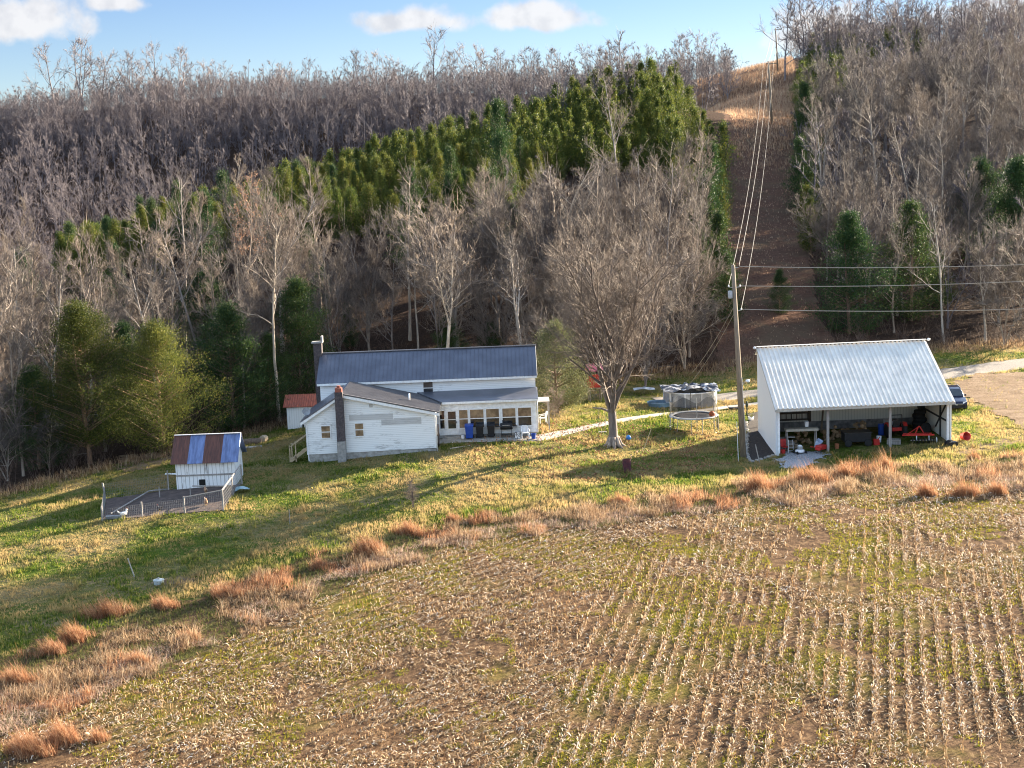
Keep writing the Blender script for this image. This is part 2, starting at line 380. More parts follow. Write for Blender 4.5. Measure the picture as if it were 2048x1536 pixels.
def patch(name, poly, mat, dz=.03, step=.14, ragged=.25):
    """a ragged-edged ground patch: grid clipped to a polygon"""
    poly = np.array(poly, float); x0, y0 = poly.min(0) - .5; x1, y1 = poly.max(0) + .5
    xs = np.arange(x0, x1, step); ys = np.arange(y0, y1, step); X, Y = np.meshgrid(xs, ys)
    Z = hz(X, Y).reshape(X.shape) + dz; n = len(xs)
    i0 = (np.arange(len(ys) - 1)[:, None] * n + np.arange(n - 1)[None]).ravel(); F_ = np.stack([i0, i0 + 1, i0 + n + 1, i0 + n], 1)
    V_ = np.stack([X.ravel(), Y.ravel(), Z.ravel()], 1); c = V_[F_].mean(1)
    cx = c[:, 0] + ((vn(c[:, 0], c[:, 1], .8, 8) - .5) * 2 + (vn(c[:, 0], c[:, 1], .25, 18) - .5) * 1.2) * ragged; cy = c[:, 1] + ((vn(c[:, 0], c[:, 1], .8, 9) - .5) * 2 + (vn(c[:, 0], c[:, 1], .25, 19) - .5) * 1.2) * ragged
    F_ = F_[inpoly(cx, cy, poly)]; u, inv = np.unique(F_, return_inverse=True)
    return npobj(name, V_[u], inv.reshape(F_.shape), mat, smooth=True)
def inpoly(x, y, poly):
    poly = np.asarray(poly, float); ins = np.zeros(len(x), bool); j = len(poly) - 1
    for i in range(len(poly)):
        xi, yi = poly[i]; xj, yj = poly[j]
        c = ((yi > y) != (yj > y)) & (x < (xj - xi) * (y - yi) / (yj - yi + 1e-12) + xi); ins ^= c; j = i
    return ins
def gp(*pp): return [tuple(at(px, py)[:2]) for px, py in pp]

concrete = M('concrete', (.42, .38, .33), (.27, .24, .20), 3, .85, bmp=.2)
gravel = M('road_gravel', (.27, .235, .20), (.15, .128, .108), 9, .95, bmp=.8)
def m_dirt():
    m, nt, b = nm('bare_dirt'); n1 = noise(nt, .5, 6, .65, sc3=(1, 2.2, 1)); n2 = noise(nt, 5, 6, .75)
    c = ramp(nt, n1, [(.35, (.125, .078, .046)), (.5, (.24, .165, .105)), (.68, (.36, .27, .19))]); c = mix(nt, .55, c, ramp(nt, n2, [(.35, (.09, .06, .038)), (.6, (.30, .22, .15))]))
    nt.links.new(c, b.inputs['Base Color']); b.inputs['Roughness'].default_value = 1; b.inputs['Specular IOR Level'].default_value = .05; bump(nt, b, math_(nt, 'ADD', n1, n2), 1.0, .25); return m
dirt = m_dirt()
mulch = M('dark_mulch', (.045, .035, .030), (.018, .014, .012), 6, 1, bmp=1)
path = drape('footpath', [(-7.8, 107.6), (-5, 107.9), (1.9, 108.1), (5, 111), (8.5, 114.5), (13, 118), (19, 121.5), (24, 124.5)], [1.4, 1.6, 1.7, 1.1, 1.0, 1.0, 1.0, 1.0], concrete, .05)
road = drape('driveway', gp((1310, 800), (1360, 797), (1430, 796), (1535, 783), (1700, 768), (1880, 752), (1960, 738), (2048, 727), (2200, 712)), [2.6, 3.0, 3.2, 3.2, 3.2, 3.6, 4, 4, 4], gravel, .05, ragged=.15)
patch('dirt_yard', gp((1895, 772), (1960, 748), (2090, 742), (2150, 800), (2150, 905), (2060, 868), (1985, 822), (1925, 795)), dirt, .05, ragged=.7)
patch('dirt_track', gp((1912, 908), (1960, 892), (2060, 868), (2150, 838), (2150, 860), (2060, 885), (1965, 908), (1915, 916)), dirt, .045, ragged=.5)
patch('mulch_bed', gp((1492, 915), (1502, 925), (1553, 908), (1553, 870), (1528, 822), (1497, 830)), mulch, .05, ragged=.1)
stuff(patch('gravel_patch', gp((1552, 922), (1566, 938), (1612, 937), (1660, 912), (1640, 903), (1572, 908)), M('pale_gravel', (.50, .51, .53), (.10, .10, .11), 13, .9, bmp=1), .05, ragged=.4), 'pale grey gravel spread on the ground before the open shed', 'gravel')
patch('bare_patch', gp((230, 915), (345, 905), (345, 930), (250, 945)), dirt, .03, ragged=.6)

# ------------------------------------------------------------------ trees
def unit(a): return a / (np.linalg.norm(a, axis=-1, keepdims=True) + 1e-9)
def strands(P0, D, L, R0, bend, nseg=2, taper=.25):
    """triangular tapered twigs: P0,D,bend (n,3), L,R0 (n,)"""
    n = len(P0); t = np.linspace(0, 1, nseg + 1)
    C_ = P0[:, None] + D[:, None] * (L[:, None] * t)[..., None] + bend[:, None] * (L[:, None] * t ** 2)[..., None]
    a = unit(np.cross(D, np.array([.3, .2, .93]) + RNG.normal(0, .3, (n, 3)))); b = np.cross(D, a)
    r = R0[:, None] * (1 - (1 - taper) * t)
    ring = []
    for k in range(3):
        an = 2 * PI * k / 3; ring.append(C_ + (a * math.cos(an) + b * math.sin(an))[:, None] * r[..., None])
    V_ = np.stack(ring, 2).reshape(-1, 3)                     # n,(nseg+1),3
    base = (np.arange(n) * (nseg + 1) * 3)[:, None, None]
    s_ = (np.arange(nseg) * 3)[None, :, None]; k = np.arange(3)[None, None]
    F_ = np.stack([base + s_ + k, base + s_ + (k + 1) % 3, base + s_ + 3 + (k + 1) % 3, base + s_ + 3 + k], -1).reshape(-1, 4)
    return V_, F_
def cat(parts):
    Vs, Fs, o = [], [], 0
    for v, f in parts: Vs.append(v); Fs.append(f + o); o += len(v)
    return np.concatenate(Vs), np.concatenate(Fs)
def np_tube(pts, rad, n):
    b = MB().tube(pts, rad, n, cap=False); return np.array(b.v), np.array(b.f)
def poly_at(pts, rad, t):
    k = t * (len(pts) - 1); i = min(int(k), len(pts) - 2); f = k - i
    p = pts[i] * (1 - f) + pts[i + 1] * f; d = pts[i + 1] - pts[i]
    return p, d / (np.linalg.norm(d) + 1e-9), rad[i] * (1 - f) + rad[i + 1] * f
def limb(rng, p, d, L, r0, r1, nseg, wob, up):
    pts = [np.array(p, float)]; d = np.array(d, float)
    for i in range(nseg):
        d = d + rng.normal(0, wob, 3) + np.array([0, 0, up]); d /= np.linalg.norm(d); pts.append(pts[-1] + d * L / nseg)
    return pts, list(np.linspace(r0, r1, nseg + 1))
def side(rng, d, ang):
    a = rng.normal(0, 1, 3); a -= d * a.dot(d); a /= np.linalg.norm(a) + 1e-9
    return d * math.cos(ang) + a * math.sin(ang)
def bare_tree_meshes(name, seed, h, n1=13, n2=7, n3=9, n4=0, r0=.17, first=.32, spread=.36, fork=0, up=.10, wob=.13, twr=.016, ang=(35, 60), mt=None, mc=None, leaves=0, ml=None, ns3=2, tilt=.62):
    rng = np.random.default_rng(seed); TR, CR = [], []
    stems = []
    if fork:
        p, r = limb(rng, (0, 0, -.4), (0, 0, 1), h * first, r0 * 1.15, r0 * .9, 3, .03, 0); r[0] *= 1.5; TR.append(np_tube(p, r, 9))
        for k in range(fork):
            a = 2 * PI * k / fork + rng.uniform(-.5, .5); tl = rng.uniform(.2, tilt) if k else .05
            d = np.array([math.cos(a) * tl, math.sin(a) * tl, 1]); d /= np.linalg.norm(d)
            L = h * (1 - first) * rng.uniform(.8, 1.02)
            q, rr = limb(rng, p[-1] - np.array([0, 0, rng.uniform(0, .5)]), d, L, r0 * .6, .025, 8, wob * .6, .05); stems.append((q, rr, .12)); TR.append(np_tube(q, rr, 6))
    else:
        p, r = limb(rng, (0, 0, -.4), (rng.normal(0, .03), rng.normal(0, .03), 1), h, r0, .02, 9, .05, .05); r[0] *= 1.35; stems.append((p, r, first)); TR.append(np_tube(p, r, 7))
    L2 = []
    for (p, r, f0) in stems:
        for k in range(n1):
            t = f0 + (1 - f0) * (k + rng.random()) / n1 * .96; q, d, rr = poly_at(p, r, min(t, .99))
            L = h * spread * (1.05 - .75 * ((t - f0) / (1 - f0 + 1e-6)) ** 1.3) * rng.uniform(.7, 1.15) * (.8 if fork else 1)
            b, br = limb(rng, q, side(rng, d, R(rng.uniform(*ang))), L, max(rr * .55, .03), .016, 5, wob, up)
            TR.append(np_tube(b, br, 5)); m = max(3, int(n2 * L / (h * spread) + .5))
            for j in range(m):
                t2 = .18 + .82 * (j + rng.random()) / m; q2, d2, r2 = poly_at(b, br, min(t2, .99))
                l2 = L * rng.uniform(.28, .5) * (1.1 - .5 * t2)
                c, cr = limb(rng, q2, side(rng, d2, R(rng.uniform(28, 60))), l2, max(r2 * .6, twr * 1.3), twr * .8, 3, wob, up)
                L2.append((c, cr, l2)); CR.append(np_tube(c, cr, 3))
            L2.append((b[2:], br[2:], L * .6))
        L2.append((p[5:], r[5:], h * .3))
    P0, D, L = [], [], []
    for (c, cr, l2) in L2:
        for j in range(n3):
            q, d, _ = poly_at(c, cr, min(rng.uniform(.15, 1.0), .99)); P0.append(q); D.append(side(rng, d, R(rng.uniform(18, 55))) + np.array([0, 0, up * 1.5])); L.append(max(.45, l2 * rng.uniform(.3, .6)))
    P0 = np.array(P0); D = unit(np.array(D)); L = np.array(L); n = len(P0)
    bend = rng.normal(0, .13, (n, 3)) + np.array([0, 0, .10])
    CR.append(strands(P0, D, L, np.full(n, twr), bend, ns3))
    if n4:
        i = np.repeat(np.arange(n), n4); t = rng.uniform(.3, 1, len(i))
        P4 = P0[i] + D[i] * (L[i] * t)[:, None] + bend[i] * (L[i] * t * t)[:, None]
        D4 = unit(D[i] + rng.normal(0, .42, (len(i), 3)) + np.array([0, 0, .15])); L4 = L[i] * rng.uniform(.4, .8, len(i))
        CR.append(strands(P4, D4, L4, np.full(len(i), twr * .62), rng.normal(0, .1, (len(i), 3)), 1, .4))
    tv, tf = cat(TR); cv, cf = cat(CR)
    out = [npmesh('trunk', tv, tf, mt, smooth=True), npmesh('crown', cv, cf, mc)]
    if leaves:
        k = rng.integers(0, n, leaves); C_ = P0[k] + D[k] * L[k][:, None] * rng.uniform(.2, 1, (leaves, 1)) + rng.normal(0, .06, (leaves, 3))
        keep = C_[:, 2] > h * .45; out.append(npmesh('dead_leaves', *leaf_quads(rng, C_[keep], .13, .09), ml))
    return out
def leaf_quads(rng, C_, l, w, axis=None):
    n = len(C_); a = unit(rng.normal(0, 1, (n, 3)) if axis is None else axis + rng.normal(0, .55, (n, 3))); b = unit(np.cross(a, rng.normal(0, 1, (n, 3))))
    ll = (l * rng.uniform(.6, 1.3, n))[:, None] / 2; ww = (w * rng.uniform(.6, 1.3, n))[:, None] / 2
    V_ = np.stack([C_ - a * ll, C_ + b * ww - a * ll * .1, C_ + a * ll, C_ - b * ww - a * ll * .1], 1).reshape(-1, 3)
    return V_, np.arange(4 * n).reshape(-1, 4)
def bark_mat(name, c, c2, var=.35):
    m, nt, b = nm(name); f = noise(nt, 2.2, 4, .6, sc3=(3, 3, .6))
    col = ramp(nt, f, [(.35, c2), (.65, c)])
    oi = nt.nodes.new('ShaderNodeObjectInfo'); col = mix(nt, ramp(nt, oi.outputs['Random'], [(0, g(.62)), (1, g(1.25))]), (0, 0, 0), col, 'MULTIPLY') if False else mix(nt, 1.0, col, ramp(nt, oi.outputs['Random'], [(0, (.55, .54, .58)), (.5, (1, .98, .96)), (.85, (1.1, 1.02, .93)), (1, (1.5, 1.42, 1.3))]), 'MULTIPLY')
    nt.links.new(col, b.inputs['Base Color']); b.inputs['Roughness'].default_value = .75; b.inputs['Specular IOR Level'].default_value = .3; return m
bark = bark_mat('grey_bark', (.34, .285, .235), (.14, .112, .092))
twig = bark_mat('twig_bark', (.215, .178, .150), (.100, .080, .068))
pale_bark = bark_mat('pale_bark', (.52, .46, .39), (.26, .22, .18))
far_twig = bark_mat('far_twig', (.27, .228, .225), (.165, .138, .138))
cedar_bark = bark_mat('cedar_bark', (.27, .17, .115), (.13, .08, .055))
def foliage_mat(name, dark, mid, lit, tr=.3):
    m, nt, b = nm(name); oi = nt.nodes.new('ShaderNodeObjectInfo')
    k = math_(nt, 'ADD', math_(nt, 'MULTIPLY', rand_island(nt), .55), math_(nt, 'MULTIPLY', noise(nt, .55, 3), .45))
    col = ramp(nt, k, [(.2, dark), (.5, mid), (.8, lit)])
    col = mix(nt, 1.0, col, ramp(nt, oi.outputs['Random'], [(0, (.75, .88, .8)), (.55, (1, 1, 1)), (1, (1.18, 1.05, .88))]), 'MULTIPLY')
    nt.links.new(col, b.inputs['Base Color']); b.inputs['Roughness'].default_value = .6; b.inputs['Specular IOR Level'].default_value = .2
    translucent(nt, b, col, tr); return m
cedar_leaf = foliage_mat('cedar_foliage', (.024, .050, .014), (.080, .104, .020), (.215, .20, .036), .40)
green_leaf = foliage_mat('dark_cedar_foliage', (.018, .042, .020), (.035, .070, .024), (.075, .105, .024), .3)
olive_leaf = foliage_mat('olive_foliage', (.032, .054, .016), (.105, .122, .026), (.245, .225, .045), .38)
pine_leaf = foliage_mat('pale_pine_foliage', (.060, .075, .034), (.125, .138, .062), (.235, .23, .11), .34)
rust_leaf = blades_mat('rust_leaves', [(0, (.30, .15, .09)), (.5, (.45, .24, .15)), (1, (.55, .36, .24))], .4)

def cedar_meshes(seed, h, rad, n_tip=150, per=42, leaf=.26, base=.06, shape=.75, droop=.0, lobes=.35, mat_=None, flat=.0, sig=.13):
    rng = np.random.default_rng(seed)
    trunk = [np_tube(*limb(rng, (0, 0, -.3), (rng.normal(0, .02), rng.normal(0, .02), 1), h * .95, .10 + h * .009, .02, 6, .025, .05), 6)]
    t = base + (1 - base) * rng.random(n_tip) ** 1.15; az = rng.uniform(0, 2 * PI, n_tip)
    lob = 1 + lobes * (np.sin(az * 3 + rng.uniform(0, 6) + t * 5) * .5 + rng.normal(0, .4, n_tip))
    rr = rad * np.minimum(1, ((1 - t) / .85)) ** shape * np.minimum(1, (t - base + .12) / .22) * np.clip(lob, .45, 1.5)
    tip = np.stack([np.cos(az) * rr, np.sin(az) * rr, t * h + rr * (.35 - droop)], 1); tip[:, 2] = np.minimum(tip[:, 2], h)
    root = np.stack([np.zeros(n_tip), np.zeros(n_tip), np.clip(t * h - rr * .15, 0, h)], 1)
    for k in range(0, n_tip, 2): trunk.append(np_tube([root[k], root[k] * .5 + tip[k] * .5 + [0, 0, -.05], tip[k]], [.03 + .008 * rr[k], .025, .01], 3))
    f = np.clip(1 - np.abs(rng.normal(0, .30, (n_tip, per))), .1, 1.05)
    C_ = root[:, None] + (tip - root)[:, None] * f[..., None] + rng.normal(0, 1, (n_tip, per, 3)) * (rad * sig + .05) * np.array([1, 1, 1 - flat])
    ax = unit(tip - root + np.array([0, 0, .9 * (1 - droop * 1.6)]) * (rr[:, None] + .3))
    f_ = 0; extra = rng.random((n_tip * 2,)); te = base + (1 - base) * extra  # inner fill
    ae = rng.uniform(0, 2 * PI, n_tip * 2); re = rad * ((1 - te)) ** shape * rng.uniform(.1, .6, n_tip * 2)
    Ce = np.stack([np.cos(ae) * re, np.sin(ae) * re, te * h], 1)
    top = np.stack([rng.normal(0, .08, 30), rng.normal(0, .08, 30), h * (1 - .1 * rng.random(30))], 1)
    P_ = np.concatenate([C_.reshape(-1, 3), Ce, top]); A_ = np.concatenate([np.repeat(ax, per, 0), np.tile([0, 0, 1.], (len(Ce) + 30, 1))])
    return [npmesh('trunk', *cat(trunk), cedar_bark), npmesh('crown', *leaf_quads(rng, P_, leaf, leaf * .42, A_), mat_ or cedar_leaf)]

def tree_from(name, meshes, label, catg, loc, rz=0, s=1.0, group=None, sz=None, lean=(0, 0)):
    t = thing(name, label, catg, loc, rz, group); t.scale = (s, s, sz or s); t.rotation_euler = (lean[0], lean[1], rz)
    for me in meshes:
        o = bpy.data.objects.new(me.name.split('.')[0], me); COL.objects.link(o); o.parent = t
    return t

# --- prototypes
woods = [bare_tree_meshes('w', 100 + i, 14.5, n1=14 + i % 3 * 2, n2=6, n3=7, n4=3, r0=.105 + .015 * (i % 3), first=[.20, .14, .28, .10, .24, .16, .2, .05][i], spread=[.30, .36, .27, .42, .30, .36, .24, .34][i], fork=[0, 0, 0, 3, 0, 4, 0, 5][i],
                          up=.14, wob=.15 + .02 * (i % 3), twr=.0165, mt=bark if i != 4 else pale_bark, mc=twig) for i in range(8)] + [bare_tree_meshes('w', 150 + i, 16, n1=13, n2=6, n3=6, n4=2, r0=.15, first=[.5, .45, .38][i], spread=[.22, .27, .30][i], fork=[0, 2, 0][i], up=.12, wob=.16, twr=.017, mt=pale_bark, mc=twig) for i in range(3)]
far_w = [bare_tree_meshes('f', 200 + i, 13, n1=[12, 8, 8, 7][i], n2=5, n3=6, n4=1, r0=.17, first=[.22, .2, .16, .12][i], spread=[.46, .42, .46, .40][i], fork=[0, 3, 4, 6][i], tilt=.75, up=.06, wob=.17, twr=.024, mt=far_twig, mc=far_twig) for i in range(4)]
cedars = [cedar_meshes(300 + i, 7.6, [1.5, 1.8, 1.25, 2.0, 1.6, 1.4][i], 130, 70, .17, .05, [.8, .9, .75, .95, .85, .7][i], lobes=.7) for i in range(6)]
dcedars = [cedar_meshes(320 + i, 9.0, [1.8, 2.2, 1.6][i], 150, 72, .18, .04, [.85, .95, .8][i], lobes=.6, mat_=green_leaf) for i in range(3)]

def clear_of_yard(x, y):
    return y > treeline(x) + .8
def in_clearing(x, y, mg=0.0):
    return (y > 128) & (x > clear_l(y) - mg) & (x < clear_r(y) + mg)
def jgrid(x0, x1, y0, y1, s, rng):
    xs, ys = np.meshgrid(np.arange(x0, x1, s), np.arange(y0, y1, s)); n = xs.size
    x = xs.ravel() + rng.uniform(-.45, .45, n) * s; y = ys.ravel() + rng.uniform(-.45, .45, n) * s
    return x, y
CEDAR_POLY = [(100, 500), (145, 462), (250, 415), (480, 332), (700, 282), (900, 250), (1050, 204), (1180, 158), (1330, 125), (1378, 205), (1450, 290), (1462, 420), (1462, 540), (1420, 520), (1385, 400), (1330, 310), (1200, 300), (1060, 330), (1020, 440), (960, 400), (860, 410), (700, 410), (560, 455), (400, 460), (250, 500), (170, 530)]
CEDAR_R = [(1570, 440), (1560, 250), (1600, 150), (1625, 95), (1840, 65), (1850, 110), (1700, 150), (1640, 200), (1630, 440)]
rng = np.random.default_rng(11)
# cedars
x, y = jgrid(-80, 110, 112, 345, 2.95, rng); z = hz(x, y)
mid = proj(np.stack([x, y, z + 4.2], 1)); ok = clear_of_yard(x, y) & ~in_clearing(x, y, 1.0)
selL = ok & inpoly(mid[:, 0], mid[:, 1], CEDAR_POLY) & (y < 262); selR = ok & inpoly(mid[:, 0], mid[:, 1], CEDAR_R) & (y > 165)
ced = [(a, b, c, 0) for a, b, c in zip(x[selL], y[selL], z[selL])] + [(a, b, c, 1) for a, b, c in zip(x[selR], y[selR], z[selR])]
def visible(p, up=13.0):
    q = p + np.array([0, 0, up]); t = np.linspace(.3, .985, 90); L = np.array([0, 0, H]) + (q - np.array([0, 0, H])) * t[:, None]
    return (L[:, 2] > hz(L[:, 0], L[:, 1])).all()
ced = [q for q in ced if visible(np.array(q[:3]), 5.5)]
print('cedars', len(ced))
ced.sort(key=lambda q: q[1]); ced_rest = ced[262:]; ced = ced[:262]
CEDXY = np.array([(a, b) for a, b, _, _ in ced + ced_rest])
for i, (a, b, c, s_) in enumerate(ced):
    pr = dcedars[i % 3] if rng.random() < (.18 if s_ == 0 else .5) else cedars[i % 6]
    k = rng.uniform(.55, .95) * (1.2 if b > 225 else 1)
    pxx = proj((a, b, c + 4))[0]
    if s_: lab, grp = 'dark cedar among bare trees along the far side of the power line clearing', 'cedars beside the power line clearing'
    elif pxx[0] > 1380: lab, grp = 'dark green cedar on the shady near edge of the power line clearing', 'cedars along the near edge of the clearing'
    else: lab, grp = 'olive green cedar in the dense evergreen band along the hill crest', 'cedars in the band on the hill crest'
    tree_from('cedar_tree', pr, lab, 'cedar', (a, b, c - .1), rng.uniform(0, 6.3), k, grp, k * rng.uniform(.85, 1.12))

DK = [(455, 560, 172, 1.0), (620, 640, 150, .9), (700, 720, 140, .55), (1005, 400, 178, 1.15), (985, 470, 165, 1.0), (1030, 520, 155, 1.0), (1000, 330, 195, 1.2), (1415, 470, 165, 1.1), (1440, 540, 155, 1.05), (1425, 420, 178, 1.2), (1455, 600, 148, .8), (1400, 560, 152, .9), (420, 500, 160, 1.1), (820, 560, 160, .9), (560, 560, 160, .9), (240, 640, 150, .9), (60, 560, 150, 1.0), (1610, 300, 225, 1.2), (1600, 400, 195, 1.1)]
def on(px, y, dz=-.1):
    """ground point at forward distance y under image column px"""
    z = 0
    for _ in range(6):
        q = P(px, 768, y); base = proj((q.x, y, z))[0]; x = q.x + (px - base[0]) * y / FPX; z = h1(x, y)
    return Vector((x, y, z + dz))
for i, (px, _, d, k) in enumerate(DK):
    tree_from('cedar_tree', dcedars[i % 3], 'dark green cedar half hidden among the bare trees of the lower wood', 'cedar', on(px, d), i, k * 1.05, 'dark cedars scattered in the lower wood')
# bare trees: near ones as individuals, the farther mass as one wood
x, y = jgrid(-120, 150, 100, 262, 4.8, rng); z = hz(x, y)
ok = clear_of_yard(x, y) & ~in_clearing(x, y, 1.5) & ~((x > -20) & (x < 20) & (y < 128))
pm = proj(np.stack([x, y, z + 9], 1)); ok &= (pm[:, 0] > -90) & (pm[:, 0] < 2140)
inc = inpoly(proj(np.stack([x, y, z + 5], 1))[:, 0], proj(np.stack([x, y, z + 5], 1))[:, 1], CEDAR_POLY)
ok &= ~(inc & (rng.random(len(x)) < .97))
dm = ((x[:, None] - CEDXY[None, :, 0]) ** 2 + (y[:, None] - CEDXY[None, :, 1]) ** 2).min(1); ok &= dm > 1.7 ** 2
# behind the crest of the spur: hidden ones are left out
cand = np.stack([x, y, z], 1)[ok]; pc = proj(cand + [0, 0, 13.2]); order = np.argsort(pc[:, 2])
cand = cand[order]; pc = pc[order]
print('bare candidates', len(cand))
n_ind, rest = 0, []
for p, c in zip(cand, pc):
    if c[0] < 1440 and c[2] < 262 and c[1] - rng.uniform(0, 30) < np.interp(c[0], [-100, 130, 300, 450, 650, 760, 880, 1050, 1200, 1330, 1440], [450, 505, 455, 410, 415, 395, 320, 305, 285, 250, 330]):
        if rng.random() < .94: continue
    if not visible(p): continue
    if n_ind >= 228 or rng.random() < (.0 if c[2] < 150 else .30): rest.append(p); continue
    n_ind += 1
    if c[0] < 470: lab, grp = 'bare grey tree in the wood on the slope beyond the chicken pen', 'bare trees beyond the chicken pen'
    elif c[0] < 1090: lab, grp = 'bare grey tree on the wooded slope directly behind the farmhouse', 'bare trees behind the farmhouse'
    elif c[0] < 1500: lab, grp = 'bare grey tree between the farmhouse and the power line clearing', 'bare trees short of the clearing'
    else: lab, grp = 'bare purplish grey tree on the shaded hillside behind the metal roofed shed', 'bare trees behind the shed'
    k = rng.uniform(.78, 1.16)
    if c[0] > 1600 and c[2] < 175: k *= .9
    tree_from('bare_tree', woods[int(rng.integers(11))], lab, 'bare tree', p - [0, 0, .1], rng.uniform(0, 6.3), k, grp, k * rng.uniform(.92, 1.1), lean=(rng.normal(0, .03), rng.normal(0, .03)))
print('individual bare', n_ind, 'rest', len(rest))
# skyline trees, individually
sky_px = [(110, 222, 15.5), (165, 215, 17), (205, 218, 14), (262, 210, 13), (318, 205, 13), (365, 204, 13), (420, 204, 10), (560, 196, 9), (620, 192, 9), (712, 190, 12), (760, 188, 12), (800, 186, 9), (868, 184, 15), (905, 184, 11), (950, 182, 13), (1000, 180, 12), (1060, 180, 10), (1110, 178, 11), (1190, 176, 12), (1225, 176, 13), (1290, 176, 10), (1370, 176, 12), (1410, 174, 12),
          (1455, 168, 9), (1570, 140, 15), (1605, 130, 17), (1640, 125, 16), (1672, 122, 14), (1700, 120, 15), (1745, 116, 15), (1785, 112, 16), (1830, 108, 15), (1880, 104, 14), (1925, 100, 15), (1975, 96, 14), (2020, 92, 14)]
for i, (px, py, hh) in enumerate(sky_px):
    d = 385 if px < 1450 else 335
    q = P(px, py, d); k = hh * 1.25 / 13
    lab, grp = ('bare tree silhouetted against the sky on the far left ridge', 'skyline trees on the far ridge') if px < 1450 else ('bare tree silhouetted against the sky on the hilltop beyond the clearing', 'skyline trees on the hilltop')
    tree_from('bare_tree', far_w[i % 4], lab, 'bare tree', (q.x, q.y, h1(q.x, q.y) - .2), i * 1.7, k, grp)
# far wood as one mass
def merged_trees(name, protos, pts, ks, mats):
    Vs, Fs, o = [], [], 0; arr = []
    for pr in protos:
        vv, ff, oo = [], [], 0
        for me in pr[:2]:
            v = np.empty(len(me.vertices) * 3, np.float32); me.vertices.foreach_get('co', v); f = np.empty(len(me.loops), np.int32); me.loops.foreach_get('vertex_index', f)
            vv.append(v.reshape(-1, 3)); ff.append(f.reshape(-1, 4) + oo); oo += len(me.vertices)
        arr.append((np.concatenate(vv), np.concatenate(ff)))
    for i, (p, k) in enumerate(zip(pts, ks)):
        v, f = arr[i % len(arr)]; a = RNG.uniform(0, 6.3); ca, sa = math.cos(a), math.sin(a)
        q = np.stack([v[:, 0] * ca - v[:, 1] * sa, v[:, 0] * sa + v[:, 1] * ca, v[:, 2]], 1) * k + p; Vs.append(q); Fs.append(f + o); o += len(v)
    return npobj(name, np.concatenate(Vs), np.concatenate(Fs), mats)
if ced_rest:
    q = np.array([c[:3] for c in ced_rest]); th = merged_trees('cedar_thicket', [[cedar_meshes(340 + i, 7.6, [1.5, 1.9, 1.3][i], 90, 40, .25, .05, .85, lobes=.7)[1]] for i in range(3)], q - [0, 0, .1], RNG.uniform(.65, 1.12, len(q)), cedar_leaf)
    stuff(th, 'close grown smaller cedars filling the gaps of the evergreen band', 'cedar thicket')
lo_w = [bare_tree_meshes('l', 240 + i, 12, n1=[8, 4, 8, 3][i], n2=4, n3=9, n4=0, r0=.12, first=[.12, .1, .2, .05][i], spread=.38, fork=[0, 3, 0, 4][i], twr=.027, ns3=1, mt=far_twig, mc=far_twig) for i in range(4)]
x, y = jgrid(-190, 170, 215, 445, 4.7, rng); z = hz(x, y); pm = proj(np.stack([x, y, z + 8], 1))
ok = (pm[:, 0] > -60) & (pm[:, 0] < 2110) & ~in_clearing(x, y, 2.5) & (y > np.where(x > 30, 262, 222)) & ~inpoly(pm[:, 0], pm[:, 1], CEDAR_POLY)
ok &= ~((pm[:, 0] > 1380) & (pm[:, 0] < 1640) & (y < 352) & (x > clear_l(y)) & (x < clear_r(y) + 4))
x2, y2 = jgrid(-190, 60, 335, 402, 3.4, rng); z2 = hz(x2, y2); pm2 = proj(np.stack([x2, y2, z2 + 5], 1)); ok2 = (pm2[:, 0] > -40) & (pm2[:, 0] < 1460) & ~inpoly(pm2[:, 0], pm2[:, 1], CEDAR_POLY)
far = [p for p in np.stack([x2, y2, z2], 1)[ok2] if visible(p, 4)]; nlow = len(far)
far = far + [p for p in np.stack([x, y, z], 1)[ok] if visible(p)]
pts = np.array(rest + far); print('far wood', len(pts))
ks = RNG.uniform(.5, 1.2, len(pts)) * np.where(pts[:, 1] > 366, np.where(pts[:, 0] > 45, .8, .72), 1); ks[len(rest):len(rest) + nlow] *= .75
fw = merged_trees('far_wood', lo_w, pts - [0, 0, .2], ks, far_twig)
stuff(fw, 'mass of bare purplish grey trees covering the far slope and ridge', 'woodland')

# ------------------------------------------------------------------ single trees near the house and shed
maple = bare_tree_meshes('m', 405, 18.5, n1=14, n2=8, n3=7, n4=3, r0=.34, first=.17, spread=.45, fork=7, up=.06, wob=.15, twr=.0165, ang=(20, 50), tilt=.40, mt=bark_mat('yard_bark', (.25, .205, .17), (.12, .095, .08)), mc=twig)
tree_from('yard_tree', maple, 'large bare spreading tree standing alone on the lawn beside the trampoline', 'bare tree', gpos(7.63, 107, -.1), .5, 1.0)
rt = MB()
for k in range(9):
    a = k * .7; rt.tube([(math.cos(a) * .25, math.sin(a) * .25, .75), (math.cos(a) * .55, math.sin(a) * .55, .18), (math.cos(a) * 1.15, math.sin(a) * 1.15, -.12)], [.22, .17, .05], 6)
rt.build('root_flare', bark, bpy.data.objects['yard_tree'], smooth=True)
big_cedar = cedar_meshes(501, 10.4, 4.6, 210, 300, .13, .02, .72, lobes=.85, mat_=olive_leaf, flat=.25, sig=.085)
tall_cedar = cedar_meshes(502, 12.6, 4.2, 230, 240, .14, .14, .62, lobes=.8, mat_=foliage_mat('mid_cedar_foliage', (.026, .040, .012), (.07, .078, .016), (.15, .13, .022), .34), flat=.2, sig=.085)
side_cedar = cedar_meshes(503, 9.5, 3.0, 190, 170, .15, .02, .65, lobes=.7, mat_=green_leaf, flat=.15, sig=.09)
pine_bush = cedar_meshes(504, 8.8, 3.0, 190, 190, .13, .05, .55, lobes=.35, mat_=pine_leaf, sig=.085)
